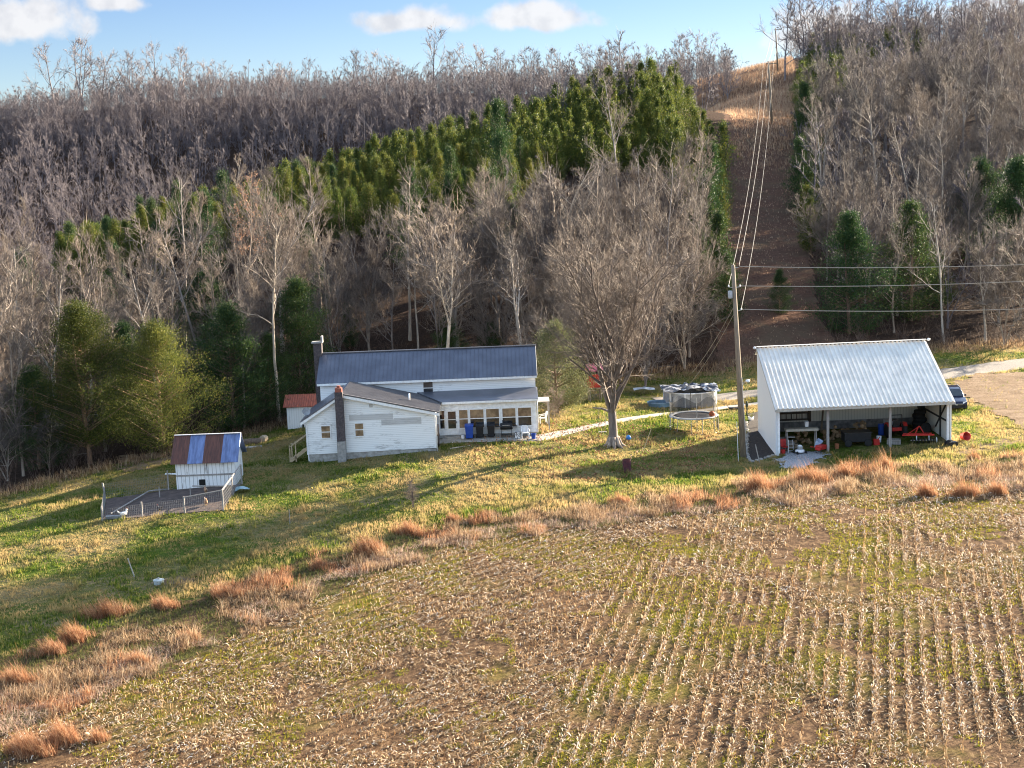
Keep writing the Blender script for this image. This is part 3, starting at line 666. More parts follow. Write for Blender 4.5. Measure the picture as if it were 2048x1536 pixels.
spruce = cedar_meshes(505, 10.5, 3.6, 150, 190, .16, .02, .9, lobes=.6, mat_=green_leaf, flat=.2, sig=.08)
def on(px, y, dz=-.1):
    """ground point at forward distance y under image column px"""
    z = 0
    for _ in range(6):
        q = P(px, 768, y); base = proj((q.x, y, z))[0]; x = q.x + (px - base[0]) * y / FPX; z = h1(x, y)
    return Vector((x, y, z + dz))
tree_from('cedar_tree', tall_cedar, 'tall cedar with a thin crown and long bare trunk at the left wood edge', 'cedar', on(180, 111), .4, 1.0)
tree_from('cedar_tree', big_cedar, 'broad yellow green cedar directly behind the small rusty roofed coop', 'cedar', on(330, 113), 1.0, 1.0)
for px, y_, k, m_, lb in ((80, 110.5, .85, side_cedar, 'dark cedar at the far left edge of the wood'), (470, 120, 1.12, side_cedar, 'tall dark cedar between the yellow green cedar and the small white outbuilding'), (545, 123, .78, side_cedar, 'short dark cedar beside the small white outbuilding with the red roof'), (262, 121, .95, side_cedar, 'dark cedar standing behind the broad yellow green cedar'),
                           (605, 127, 1.15, side_cedar, 'dark cedar rising behind the small red roofed outbuilding'), (900, 132, .62, side_cedar, 'small dark cedar just behind the blue grey farmhouse roof'), (985, 134, .5, side_cedar, 'smallest dark cedar behind the blue grey farmhouse roof'), (420, 132, 1.1, side_cedar, 'tall dark cedar in the wood behind the yellow green cedar'),
                           (1116, 117.5, .86, pine_bush, 'pale olive pine at the right hand end of the farmhouse'), (1700, 147, 1.18, spruce, 'large pointed dark green spruce behind the metal roofed shed'), (1822, 153, 1.2, spruce, 'dark green spruce to the right of the larger pointed spruce'), (1560, 152, .45, spruce, 'low dark evergreen at the foot of the power line clearing'),
                           (2035, 172, 1.5, side_cedar, 'big shadowy evergreen on the far right of the hillside'), (1960, 178, 1.3, side_cedar, 'shadowy evergreen on the hillside left of the big far right one'), (1880, 160, .6, spruce, 'small dark evergreen at the end of the gravel road')):
    tree_from('evergreen_tree', m_, lb, 'evergreen', on(px, y_), px * .01, k)
# rust leaved tree in the wood, tall white barked tree behind the house
rust = bare_tree_meshes('r', 411, 14, n1=16, n2=7, n3=8, n4=2, r0=.13, first=.2, spread=.33, up=.12, twr=.02, mt=bark, mc=twig, leaves=2600, ml=rust_leaf)
tree_from('oak_tree', rust, 'tree still holding rust brown dead leaves in the wood beyond the coop', 'oak', on(490, 150), .3, 1.02)
syc = bare_tree_meshes('s', 421, 17, n1=15, n2=6, n3=5, n4=1, r0=.24, first=.30, spread=.30, fork=4, up=.10, wob=.20, twr=.024, mt=pale_bark, mc=bark)
tree_from('sycamore_tree', syc, 'tall pale barked forked tree rising above the farmhouse roof', 'sycamore', on(912, 135), .9, 1.0)
tree_from('sycamore_tree', syc, 'slender pale barked tree above the small coop and yellow green cedar', 'sycamore', on(322, 134), 2.9, .98)
tree_from('sycamore_tree', syc, 'pale barked tree with crooked limbs near the middle of the wood', 'sycamore', on(1130, 150), 4.4, .98)
edge_tree = bare_tree_meshes('e', 431, 9, n1=16, n2=7, n3=7, n4=2, r0=.10, first=.08, spread=.42, fork=3, up=.02, wob=.2, twr=.017, mt=bark, mc=twig)
for i, (px, y_, k, lb) in enumerate(((15, 107.5, .95, 'tangled bare tree drooping over the lawn at the far left'), (100, 110, .6, 'low tangled bare tree beside the leaning dead trunk'), (1075, 127, .9, 'bare tree arching over the right hand end of the house roof'), (1290, 131, 1.2, 'dense bare tree behind the large lawn tree'), (1185, 136, 1.45, 'tall dense bare tree left of the large lawn tree'), (1370, 137, 1.4, 'tall bare tree at the edge beside the power line clearing'),
                                     (2010, 146, 1.5, 'tall bare tree at the right beside the gravel road'), (1105, 113.2, .34, 'small dark trunked tree beside the end of the porch'), (825, 89.5, .22, 'tiny sapling standing on the open lawn'), (1300, 146, 1.7, 'very tall bare tree behind the large lawn tree'))):
    tree_from('bare_tree', edge_tree, lb, 'bare tree', on(px, y_) if px != 825 else at(825, 1014), i * 1.3, k)
# leaning dead trunk at the left wood edge
b0 = at(148, 912); b1 = P(185, 800, b0.y + .6); b2 = P(176, 690, b0.y + 1.5)
dt = thing('dead_tree', 'dead leaning trunk with broken limbs in front of the left cedars', 'dead tree', b0)
MB().tube([b0 - b0, (b1 - b0) * .45 + Vector((.25, 0, .1)), b1 - b0, b2 - b0], [.19, .15, .13, .06], 8).build('trunk', pale_bark, dt, smooth=True)
lm = MB(); rr_ = random.Random(5)
for k in range(14):
    t = rr_.uniform(.0, .75); q = (b1 - b0) * t; a = rr_.uniform(-PI, PI); L_ = rr_.uniform(.6, 1.8)
    lm.tube([q, q + Vector((math.cos(a) * L_ * .6, -abs(math.sin(a)) * .4, .1)), q + Vector((math.cos(a) * L_, -.3, -L_ * .35))], [.04, .03, .012], 4)
lm.build('broken_limbs', pale_bark, dt)

# ------------------------------------------------------------------ undergrowth and grasses
def blades(name, pts, h, w, lean, mat, nseg=2, hv=.35, per=1, spread=.0, wind=(0, 0), rng=RNG):
    """upright tapering blades standing on the points (n,3)"""
    p = np.repeat(pts, per, 0); n = len(p)
    if spread: p = p + np.c_[rng.normal(0, spread, (n, 2)), np.zeros(n)]
    hh = h * np.clip(rng.normal(1, hv, n), .3, 1.8) if not hasattr(h, '__len__') else np.repeat(h, per) * np.clip(rng.normal(1, hv, n), .4, 1.6)
    a = rng.uniform(0, 2 * PI, n); l = np.abs(rng.normal(0, lean, n)); dx = np.cos(a) * l + wind[0]; dy = np.sin(a) * l + wind[1]
    f = rng.uniform(0, PI, n); sx, sy = np.cos(f) * w / 2, np.sin(f) * w / 2
    lv = []
    for k in range(nseg + 1):
        t = k / nseg; c = p + np.stack([dx * hh * t ** 1.6, dy * hh * t ** 1.6, hh * t * np.sqrt(np.clip(1 - .5 * (l * t) ** 2, .3, 1))], 1); m = 1 - .82 * t
        off = np.stack([sx * m, sy * m, 0 * sx], 1); lv += [c - off, c + off]
    V_ = np.stack(lv, 1).reshape(-1, 3); b = (np.arange(n) * 2 * (nseg + 1))[:, None]
    F_ = np.concatenate([b + np.array([2 * k, 2 * k + 1, 2 * k + 3, 2 * k + 2]) for k in range(nseg)], 0)
    return V_, F_
def scatter(x0, x1, y0, y1, dens, fn, rng=RNG):
    n = int((x1 - x0) * (y1 - y0) * dens); x = rng.uniform(x0, x1, n); y = rng.uniform(y0, y1, n); m = fn(x, y); x, y = x[m], y[m]
    return np.stack([x, y, hz(x, y)], 1)
def inview(x, y, mrg=80):
    q = proj(np.stack([x, y, hz(x, y) + .2], 1)); return (q[:, 0] > -mrg) & (q[:, 0] < 2048 + mrg) & (q[:, 1] < 1536 + mrg)
KEEP = []           # footprints kept free of grass: (polygon)
KEEP.append([(-15.8, 104.9), (-5.7, 104.9), (-5.7, 107), (2.2, 107), (2.2, 117.5), (-15.8, 117.5)])
KEEP.append([(19.3, 104.2), (32.8, 104.2), (32.8, 112), (19.3, 112)])
KEEP.append([(-24.6, 100), (-20, 100), (-20, 103), (-24.6, 103)])
PEN = [tuple(at(205, 1044)[:2]), tuple(at(447, 1023)[:2]), (-19.7, 100.2), (-25.0, 100.2), tuple(at(212, 1000)[:2])]
KEEP.append(PEN)
KEEP.append(gp((1492, 915), (1502, 925), (1553, 908), (1553, 870), (1528, 822), (1497, 830)))
KEEP.append(gp((1895, 772), (1960, 748), (2090, 742), (2150, 800), (2150, 905), (2060, 868), (1985, 822), (1925, 795)))
KEEP.append(gp((1552, 922), (1566, 938), (1612, 937), (1660, 912), (1640, 903), (1572, 908)))
def near_line(x, y, pts, w):
    d = np.full(len(x), 1e9); pts = np.array(pts)
    for a, b in zip(pts[:-1], pts[1:]):
        ab = b - a; t = np.clip(((x - a[0]) * ab[0] + (y - a[1]) * ab[1]) / (ab @ ab), 0, 1); d = np.minimum(d, np.hypot(x - a[0] - t * ab[0], y - a[1] - t * ab[1]))
    return d < w
ROADL = gp((1310, 800), (1360, 797), (1430, 796), (1535, 783), (1700, 768), (1880, 752), (1960, 738), (2048, 727), (2200, 712))
PATHL = [(-7.8, 107.6), (-5, 107.9), (1.9, 108.1), (5, 111), (8.5, 114.5), (13, 118), (19, 121.5), (24, 124.5)]
def free(x, y):
    m = np.ones(len(x), bool)
    x2 = x + (vn(x, y, .5, 28) - .5) * 1.1; y2 = y + (vn(x, y, .5, 29) - .5) * 1.1
    for i_, k in enumerate(KEEP): m &= ~(inpoly(x, y, k) if i_ < 4 else inpoly(x2, y2, k))
    m |= (RNG.random(len(x)) < .05) & inpoly(x, y, KEEP[5])
    w_ = (vn(x, y, .6, 35) - .5) * .5
    m &= ~(near_line(x, y, ROADL, 1.7) & (vn(x, y, .7, 36) > .35)) & ~near_line(x, y, ROADL, 1.3)
    return m & ~(near_line(x, y, PATHL, .55) & (vn(x, y, .6, 35) > .4)) & ~near_line(x, y, PATHL, .32)
def zone_(x, y):
    yj = y + (vn(x, y, 1.3, 1) - .5) * 2.2; le = lawn_edge(x)
    return np.where(yj < le - margin_w(x), 0, np.where(yj < le, 2, np.where(yj < treeline(x), 1, 3)))
# lawn grass
grass_mat = blades_mat('lawn_blades', [(0, (.035, .085, .012)), (.45, (.10, .155, .018)), (.8, (.23, .235, .035)), (1, (.44, .35, .15))], .55, patch=(.40, .29, .13), pscale=.22)
pl = scatter(-45, 56, 70, 146, 52, lambda x, y: (zone_(x, y) == 1) & free(x, y) & inview(x, y))
pl = pl[RNG.random(len(pl)) < np.clip(1.15 - (pl[:, 1] - 80) / 110, .4, 1)]
hl = .06 + .16 * np.clip(vn(pl[:, 0], pl[:, 1], .7, 6) * .6 + vn(pl[:, 0], pl[:, 1], .3, 7) * .4 - .45, 0, 1) / .3 + .10 * (np.clip(lawn_edge(pl[:, 0]) + 6 - pl[:, 1], 0, 6) / 6)
v, f = blades('g', pl, hl, .045, .42, None, 1, per=3, spread=.05)
lg = stuff(npobj('lawn_grass', v, f, grass_mat), 'short yellow green winter grass with tan patches on the yard', 'grass')
# rough margin grasses
tan_mat = blades_mat('dry_grass_blades', [(0, (.11, .062, .034)), (.4, (.27, .165, .092)), (.75, (.45, .31, .18)), (1, (.64, .50, .33))], .45)
rust_mat = blades_mat('broomsedge_blades', [(0, (.15, .062, .03)), (.35, (.33, .15, .075)), (.7, (.47, .25, .13)), (1, (.66, .45, .27))], .45)
olive_mat = blades_mat('rough_green_blades', [(0, (.045, .06, .015)), (.6, (.12, .13, .035)), (1, (.25, .22, .08))], .45)
pm_ = scatter(-45, 60, 50, 106, 34, lambda x, y: (zone_(x, y) == 2) & inview(x, y))
gmask = vn(pm_[:, 0], pm_[:, 1], 1.9, 12) + np.where(pm_[:, 0] < -6, .13, 0)
a_ = pm_[gmask < .62]; hd = .16 + .62 * vn(a_[:, 0], a_[:, 1], .9, 13) ** 2
kq = vn(a_[:, 0], a_[:, 1], 2.3, 17) > .70
v, f = blades('m', a_[kq], hd[kq] * 1.25, .028, .7, None, 2, per=5, spread=.09)
stuff(npobj('rusty_grass', v, f, rust_mat), 'patches of reddish brown grass in the margin of the stubble field', 'dry grass')
a_, hd = a_[~kq], hd[~kq]
v, f = blades('m', a_, hd, .03, .9, None, 2, per=5, spread=.09)
stuff(npobj('dry_grass', v, f, tan_mat), 'matted dry tan grass along the edge of the stubble field', 'dry grass')
ms_ = pm_[(lawn_edge(pm_[:, 0]) - pm_[:, 1] > margin_w(pm_[:, 0]) * .52) & (vn(pm_[:, 0], pm_[:, 1], 1.4, 19) > .46)]
v, f = blades('m', ms_, .27, .028, 1.9, None, 2, per=6, spread=.16)
stuff(npobj('matted_straw', v, f, blades_mat('straw_blades', [(0, (.24, .13, .085)), (.5, (.50, .33, .23)), (1, (.78, .62, .48))], .4)), 'flattened pinkish straw along the lower edge of the margin', 'dry grass')
b_ = pm_[gmask >= .55]
v, f = blades('m', b_, .17, .03, .8, None, 2, per=4, spread=.10)
stuff(npobj('rough_grass', v, f, olive_mat), 'rough dark green grass between the dry tufts', 'grass')
nl = 5200; rr = 10.5 * np.sqrt(RNG.random(nl)); aa = RNG.uniform(0, 6.3, nl); lx = 6.6 + rr * np.cos(aa); ly = 105.5 + rr * np.sin(aa) * .8; m_k = (vn(lx, ly, 1.5, 44) * .6 + vn(lx, ly, .5, 45) * .4 > .42) & (zone_(lx, ly) == 1); lx, ly = lx[m_k], ly[m_k]
v, f = leaf_quads(RNG, np.stack([lx, ly, hz(lx, ly) + RNG.uniform(.05, .13, len(lx))], 1), .15, .11)
stuff(npobj('fallen_leaves', v, f, blades_mat('litter_leaves', [(0, (.13, .055, .03)), (.5, (.28, .13, .07)), (1, (.42, .24, .13))], .2)), 'brown fallen leaves scattered on the lawn under the big bare tree', 'leaves')
# broomsedge clumps that stand out singly
CL = [(740, 1100, 1.0, 1.3, 'widest orange clump of tall grass at the middle of the field margin'), (820, 1062, .8, 1.0, 'orange grass clump up slope of the widest one'), (905, 1035, .55, .55, 'small round brown grass clump on the lawn edge'), (1240, 1000, .7, .75, 'low orange grass clump down slope of the rusty barrel'), (1350, 1000, .75, .35, 'narrow upright grass tuft left of the bright orange clumps'), (1520, 975, 1.25, 1.1, 'bright orange grass clump left of the gravel patch'), (1625, 958, 1.2, 1.3, 'bright orange grass clump in front of the gravel patch'), (1690, 948, 1.0, .8, 'bright orange grass clump between gravel patch and narrow tuft'),
      (1776, 935, 1.35, .35, 'narrow tall orange grass tuft in front of the shed'), (1948, 915, .8, .4, 'small dark red grass tuft below the dirt track'), (1855, 985, 1.0, .6, 'orange grass clump below the dirt track, left one'), (1930, 985, 1.0, .9, 'orange grass clump below the dirt track, middle one'), (1995, 980, .85, .6, 'orange grass clump below the dirt track, right one'), (455, 1190, .9, .8, 'grass clump below the round well cap'), (330, 1210, .7, .8, 'brown grass clump left of and below the well cap'), (215, 1225, .95, 1.2, 'wide red brown clump on the left field margin'), (150, 1275, .9, 1.0, 'red brown clump down slope of the wide left one'),
      (110, 1300, .8, .7, 'smaller red brown clump in the left margin'), (40, 1360, .9, .9, 'orange clump at the left edge of the picture'), (60, 1500, 1.0, 1.1, 'orange clump in the bottom left corner'), (130, 1480, 1.0, .9, 'orange clump right of the bottom left corner one'), (200, 1475, .6, .5, 'low clump right of the two bottom left ones'), (640, 1130, .6, .7, 'tan clump left of the widest orange one'), (560, 1160, .55, .7, 'low tan clump in the margin left of centre'), (280, 1320, .6, .7, 'tan clump among rough green grass at left'), (380, 1270, .5, .6, 'low tan clump in the rough grass right of the green patch')]
for px, py, hh, rad, lb in CL:
    c = at(px, py + 8); n = int(150 * rad * rad + 70)
    rr = rad * np.sqrt(RNG.random(n)) * .8; aa = RNG.uniform(0, 6.3, n); lobe = .72 + .5 * np.sin(aa * 2 + px) * .6 + .25 * np.sin(aa * 5 + py); q = np.stack([c.x + rr * np.cos(aa) * 1.5 * lobe, c.y + rr * np.sin(aa) * .8 * lobe, np.zeros(n)], 1); q[:, 2] = hz(q[:, 0], q[:, 1])
    v, f = blades('c', q, hh * (1.05 - .6 * (rr / rad)) * RNG.uniform(.45, 1.25, n), .022, .38, None, 2, .32, per=6, spread=.09, wind=(-.28, -.08)); v = v - np.array(c)
    o = npobj('grass_clump', v, f, rust_mat); o.location = c; tag(o, lb, 'grass clump', 'tall orange grass clumps along the field margin', 'thing')
# stubble rows and residue
fz = lambda x, y: (zone_(x, y) == 0) & inview(x, y)
u1 = np.array([.25, 1.0]); u1 /= np.hypot(*u1); n1_ = np.array([u1[1], -u1[0]]); u2 = np.array([1, .78]); u2 /= np.hypot(*u2); n2_ = np.array([u2[1], -u2[0]])
def rows(u, nrm, sel, sp=.74, step=.17):
    s, t = np.meshgrid(np.arange(-120, 120, sp), np.arange(-40, 140, step)); s = s.ravel(); t = t.ravel(); m = RNG.random(len(s)) < .93; s, t = s[m], t[m]
    s = s + RNG.normal(0, .028, len(s)) + .3 * np.sin(t * .07 + 1); t = t + RNG.normal(0, .05, len(t)); x = s * nrm[0] + t * u[0]; y = s * nrm[1] + t * u[1]
    m = (np.abs(x) < 45) & (y > 44) & (y < 100); x, y = x[m], y[m]; m = fz(x, y) & sel(x, y); x, y = x[m], y[m]; return np.stack([x, y, hz(x, y)], 1)
split = lambda x, y: x > 1.0 + (y - 60) * .22 + (vn(x, y, 3, 21) - .5) * 3
st = np.concatenate([rows(u1, n1_, split), rows(u2, n2_, lambda x, y: ~split(x, y))]); sk = vn(st[:, 0], st[:, 1], 3.4, 22) * .6 + vn(st[:, 0], st[:, 1], .9, 23) * .4; st = st[sk > np.where(split(st[:, 0], st[:, 1]) & (st[:, 1] < 80), .38, .50)]
stub_mat = blades_mat('stubble_stalks', [(0, (.36, .19, .075)), (.5, (.62, .40, .19)), (1, (.86, .70, .48))], .3)
n = len(st); D = unit(np.c_[RNG.normal(0, .22, (n, 2)), np.ones(n)]); L = RNG.uniform(.08, .34, n)
v1, f1 = strands(st - [0, 0, .03], D, L, np.full(n, .018), RNG.normal(0, .05, (n, 3)), 1, .85)
stuff(npobj('corn_stubble', v1, f1, stub_mat), 'rows of short cut corn stalks standing in the field', 'corn stubble')
res_mat = blades_mat('corn_residue', [(0, (.15, .07, .032)), (.3, (.34, .195, .09)), (.65, (.53, .37, .20)), (.9, (.72, .58, .40)), (1, (.90, .84, .75))], .3)
pr_ = scatter(-40, 45, 46, 100, 125, fz); dn = vn(pr_[:, 0], pr_[:, 1], 2.6, 31) * .55 + vn(pr_[:, 0], pr_[:, 1], .7, 32) * .45; pr_ = pr_[dn > .26 + .34 * RNG.random(len(pr_))]
# a share of the residue lies along the rows
s = pr_[:, :2] @ n2_; k2 = ~split(pr_[:, 0], pr_[:, 1]) & (RNG.random(len(pr_)) < .6) & (vn(pr_[:, 0], pr_[:, 1], 4.0, 38) > .3); ds = (np.round(s / .74) * .74 - s + RNG.normal(0, .08, len(s)) + .3 * np.sin((pr_[:, :2] @ u2) * .07 + 1)) * k2
pr_[:, 0] += ds * n2_[0]; pr_[:, 1] += ds * n2_[1]
s = pr_[:, :2] @ n1_; k = split(pr_[:, 0], pr_[:, 1]) & (RNG.random(len(pr_)) < .82); k &= (vn(pr_[:, 0], pr_[:, 1], 4.0, 33) > .25) & (pr_[:, 1] < 80 + 4 * vn(pr_[:, 0], pr_[:, 1], 3, 34)); ds = (np.round(s / .74) * .74 - s + RNG.normal(0, .07, len(s)) + .3 * np.sin((pr_[:, :2] @ u1) * .07 + 1)) * k
pr_[:, 0] += ds * n1_[0]; pr_[:, 1] += ds * n1_[1]
n = len(pr_); a = np.where(k & (RNG.random(n) < .7), math.atan2(u1[1], u1[0]) + RNG.normal(0, .4, n), np.where(k2 & (RNG.random(n) < .7), math.atan2(u2[1], u2[0]) + RNG.normal(0, .4, n), RNG.uniform(0, 2 * PI, n))); D = unit(np.stack([np.cos(a), np.sin(a), RNG.normal(.18, .30, n)], 1)); L = RNG.uniform(.07, .31, n); wd = RNG.uniform(.007, .026, n)[:, None]
sd_ = unit(np.cross(D, np.stack([RNG.normal(0, .5, n), RNG.normal(0, .5, n), np.ones(n)], 1))) * wd; p0 = pr_ + np.c_[np.zeros((n, 2)), RNG.uniform(.0, .06, n)]; pmid = p0 + D * L[:, None] * .5 + np.c_[np.zeros((n, 2)), np.abs(RNG.normal(0, .05, n))]; p1 = p0 + D * L[:, None]; p1[:, 2] = np.maximum(p1[:, 2], pr_[:, 2] - .01)
v2 = np.stack([p0 - sd_ * .6, p0 + sd_ * .6, pmid - sd_, pmid + sd_, p1 - sd_ * .3, p1 + sd_ * .3], 1).reshape(-1, 3); b = (np.arange(n) * 6)[:, None]; f2 = np.concatenate([b + [0, 1, 3, 2], b + [2, 3, 5, 4]])
stuff(npobj('corn_residue', v2, f2, res_mat), 'pale broken corn leaves and husks littering the field', 'crop residue')
pw = scatter(-40, 45, 46, 98, 60, lambda x, y: fz(x, y) & (vn(x, y, 3.5, 41) * .6 + vn(x, y, .9, 42) * .4 > .535))
v, f = blades('w', pw, .075, .035, .7, None, 1, per=3, spread=.06)
stuff(npobj('field_weeds', v, f, blades_mat('field_weed_blades', [(0, (.10, .12, .012)), (.6, (.26, .25, .025)), (1, (.46, .34, .04))], .45)), 'low yellow green weeds growing between the corn rows', 'weeds')
# brush under the trees
bp = scatter(-75, 85, 100, 215, .36, lambda x, y: (zone_(x, y) == 3) & ~in_clearing(x, y) & inview(x, y, 40) & (RNG.random(len(x)) < np.where(y - treeline(x) < 5, 1, .45)))
kk = np.repeat(np.arange(len(bp)), 8); nb = len(kk); base = bp[kk] + np.c_[RNG.normal(0, .28, (nb, 2)), np.full(nb, -.05)]
hb = RNG.uniform(.8, 3.4, len(bp))[kk] * RNG.uniform(.5, 1.1, nb); D = unit(np.c_[RNG.normal(0, .30, (nb, 2)), np.ones(nb)]); bd = np.c_[RNG.normal(0, .25, (nb, 2)), RNG.normal(-.05, .1, nb)]
parts = [strands(base, D, hb, np.full(nb, .017), bd, 2)]
i = np.repeat(np.arange(nb), 3); t = RNG.uniform(.3, .95, len(i)); q = base[i] + D[i] * (hb[i] * t)[:, None] + bd[i] * (hb[i] * t * t)[:, None]
parts.append(strands(q, unit(D[i] + RNG.normal(0, .55, (len(i), 3))), hb[i] * RNG.uniform(.2, .45, len(i)), np.full(len(i), .012), RNG.normal(0, .1, (len(i), 3)), 1))
v, f = cat(parts); stuff(npobj('undergrowth', v, f, bark_mat('brush_bark', (.16, .11, .085), (.075, .052, .042))), 'bare brown brush and saplings under the trees', 'undergrowth')
# dry grass on the power line clearing and the road verge
pc_ = scatter(15, 85, 138, 400, 9, lambda x, y: in_clearing(x, y) & (y > 140) & (RNG.random(len(x)) < np.interp(y, [150, 200, 235], [.12, .3, 1]))); up_ = (pc_[:, 1] > 215)
hc = np.where(pc_[:, 1] > 255, .85, np.where(up_, .45, .16)) * (.5 + vn(pc_[:, 0], pc_[:, 1], 3, 51))
v, f = blades('c', pc_, hc, .06, .4, None, 1, per=2, spread=.18)
stuff(npobj('clearing_grass', v, f, blades_mat('clearing_blades', [(0, (.22, .115, .07)), (.5, (.46, .28, .17)), (1, (.72, .53, .35))], .45)), 'dry orange brown grass covering the power line clearing', 'dry grass')
pv = scatter(-40, 70, 98, 160, 20, lambda x, y: (np.abs(y - treeline(x)) < 1.6) & free(x, y))
v, f = blades('v', pv, .45, .03, .5, None, 2, per=3, spread=.12)
stuff(npobj('verge_grass', v, f, tan_mat), 'tall dry weeds along the foot of the wood and the road', 'dry grass')

# ------------------------------------------------------------------ building materials
def siding_mat(name, c, worn, pitch=.13, wear=.55, axis='Z', sharp=.10, dark=.55):
    """painted boards: a joint line every pitch metres, paint worn off in patches"""
    m, nt, b = nm(name); tc = nt.nodes.new('ShaderNodeTexCoord'); sx = nt.nodes.new('ShaderNodeSeparateXYZ'); nt.links.new(tc.outputs['Object'], sx.inputs[0])
    fr = math_(nt, 'FRACT', math_(nt, 'MULTIPLY', sx.outputs[axis], 1 / pitch)); line = math_(nt, 'LESS_THAN', fr, sharp)
    f = noise(nt, 1.1, 6, .7, sc3=(.5, .5, 2.0) if axis == 'Z' else (3, 3, .5))
    f2 = noise(nt, 5, 5, .7, sc3=(.7, .7, 4.0) if axis == 'Z' else (6, 6, .6))
    k = math_(nt, 'ADD', math_(nt, 'MULTIPLY', f, .65), math_(nt, 'MULTIPLY', f2, .35))
    col = mix(nt, ramp(nt, k, [(wear, g(0)), (wear + .09, g(.85))]), c, worn)
    col = mix(nt, math_(nt, 'MULTIPLY', line, dark), col, tuple(x * .45 for x in worn))
    nt.links.new(col, b.inputs['Base Color']); b.inputs['Roughness'].default_value = .6
    return m
white_side = siding_mat('white_siding', (.80, .80, .79), (.42, .41, .39), .14, .58)
worn_side = siding_mat('worn_white_siding', (.78, .78, .77), (.36, .35, .34), .14, .54)
board_side = siding_mat('white_boards', (.76, .75, .73), (.33, .30, .27), .28, .52, 'X', .10, .9)
shed_board = siding_mat('cream_wall_panel', (.78, .74, .66), (.45, .41, .35), .23, .62, 'X', .12, .5)
white = M('white_paint', (.80, .80, .79), (.62, .61, .59), 3, .5)
trim_w = M('white_trim', (.82, .82, .81), (.68, .67, .65), 5, .45)
stone = M('block_foundation', (.40, .38, .35), (.24, .22, .20), 4, .9, bmp=.4)
blue_roof = M('blue_grey_metal', (.150, .158, .190), (.108, .114, .140), .8, .36, .5)
shingle = M('brown_grey_shingle', (.11, .092, .084), (.06, .05, .046), 3, .85, sc3=(1, 8, 1), bmp=.3)
galv = M('galvanised_metal', (.80, .745, .66), (.64, .60, .54), .9, .45, .2)
darkbrick = M('sooty_brick', (.105, .085, .085), (.05, .042, .045), 7, .9, bmp=.5)
redbrick = M('red_brick', (.33, .11, .07), (.2, .07, .05), 9, .9, bmp=.4)
paleblock = M('pale_block', (.33, .31, .29), (.22, .21, .20), 6, .9, bmp=.4)
wood = M('weathered_wood', (.36, .28, .20), (.20, .15, .11), 4, .85, sc3=(2, 2, .5))
greywood = M('grey_wood', (.36, .33, .30), (.20, .18, .165), 4, .85, sc3=(3, 3, .5))
black = M('black_plastic', (.018, .019, .022), (.012, .012, .014), 5, .45)
darkmetal = M('dark_metal', (.05, .05, .052), (.03, .03, .03), 6, .5, .5)
steel = M('steel', (.52, .53, .54), (.38, .38, .38), 6, .4, .7)
red = M('red_paint', (.52, .03, .025), (.36, .025, .02), 4, .45)
rubber = M('rubber', (.022, .021, .021), (.014, .014, .014), 6, .8)
blue = M('blue_plastic', (.02, .07, .34), (.015, .05, .25), 4, .4)
rustroof = M('red_rust_roof', (.38, .105, .06), (.22, .075, .05), 2.5, .7, .2, sc3=(4, 1, 1))
rust = M('rust_brown', (.155, .07, .048), (.075, .04, .03), 3, .8)
whitepl = M('white_plastic', (.82, .82, .83), (.72, .72, .73), 4, .35)
glass_m, nt, b = nm('window_glass'); b.inputs['Base Color'].default_value = (.02, .022, .026, 1); b.inputs['Roughness'].default_value = .06; b.inputs['Specular IOR Level'].default_value = .6
nt.links.new(ramp(nt, noise(nt, 1.5, 3), [(.4, (.012, .013, .016)), (.7, (.05, .05, .055))]), b.inputs['Base Color'])
blind = M('tan_blind', (.30, .20, .11), (.15, .095, .05), 2.0, .7, lo=.4, hi=.6)

def ribbed(p00, p10, p01, p11, pitch, rib, hgt, thick=.03, flat_first=True, mb=None):
    """roof sheet between eave edge p00-p10 and top edge p01-p11 with ribs running up the slope"""
    mb = mb or MB(); p00, p10, p01, p11 = map(Vector, (p00, p10, p01, p11))
    nrm = (p10 - p00).cross(p01 - p00).normalized(); nrm = nrm if nrm.z > 0 else -nrm
    Lx = (p10 - p00).length; prof = [(0, 0)]; s_ = 0
    while s_ < Lx:
        for a, hh in ((pitch - rib, 0), (pitch - rib * .7, hgt), (pitch - rib * .3, hgt), (pitch, 0)):
            if s_ + a < Lx: prof.append((s_ + a, hh))
        s_ += pitch
    prof.append((Lx, 0)); n = len(prof); top = []
    for t0, t1 in ((p00, p10), (p01, p11)):
        for a, hh in prof: top.append(t0 + (t1 - t0) * (a / Lx) + nrm * hh)
    bot = [v - nrm * thick for v in (p00, p10, p11, p01)]
    fs = [(i, i + 1, n + i + 1, n + i) for i in range(n - 1)]; o = 2 * n
    fs += [(o, o + 3, o + 2, o + 1), (o,) + (o + 1,) + tuple(range(n - 1, -1, -1)), tuple(range(n, 2 * n)) + (o + 2, o + 3), (0, n, o + 3, o), (n - 1, o + 1, o + 2, 2 * n - 1)]
    return mb.add(top + bot, fs)
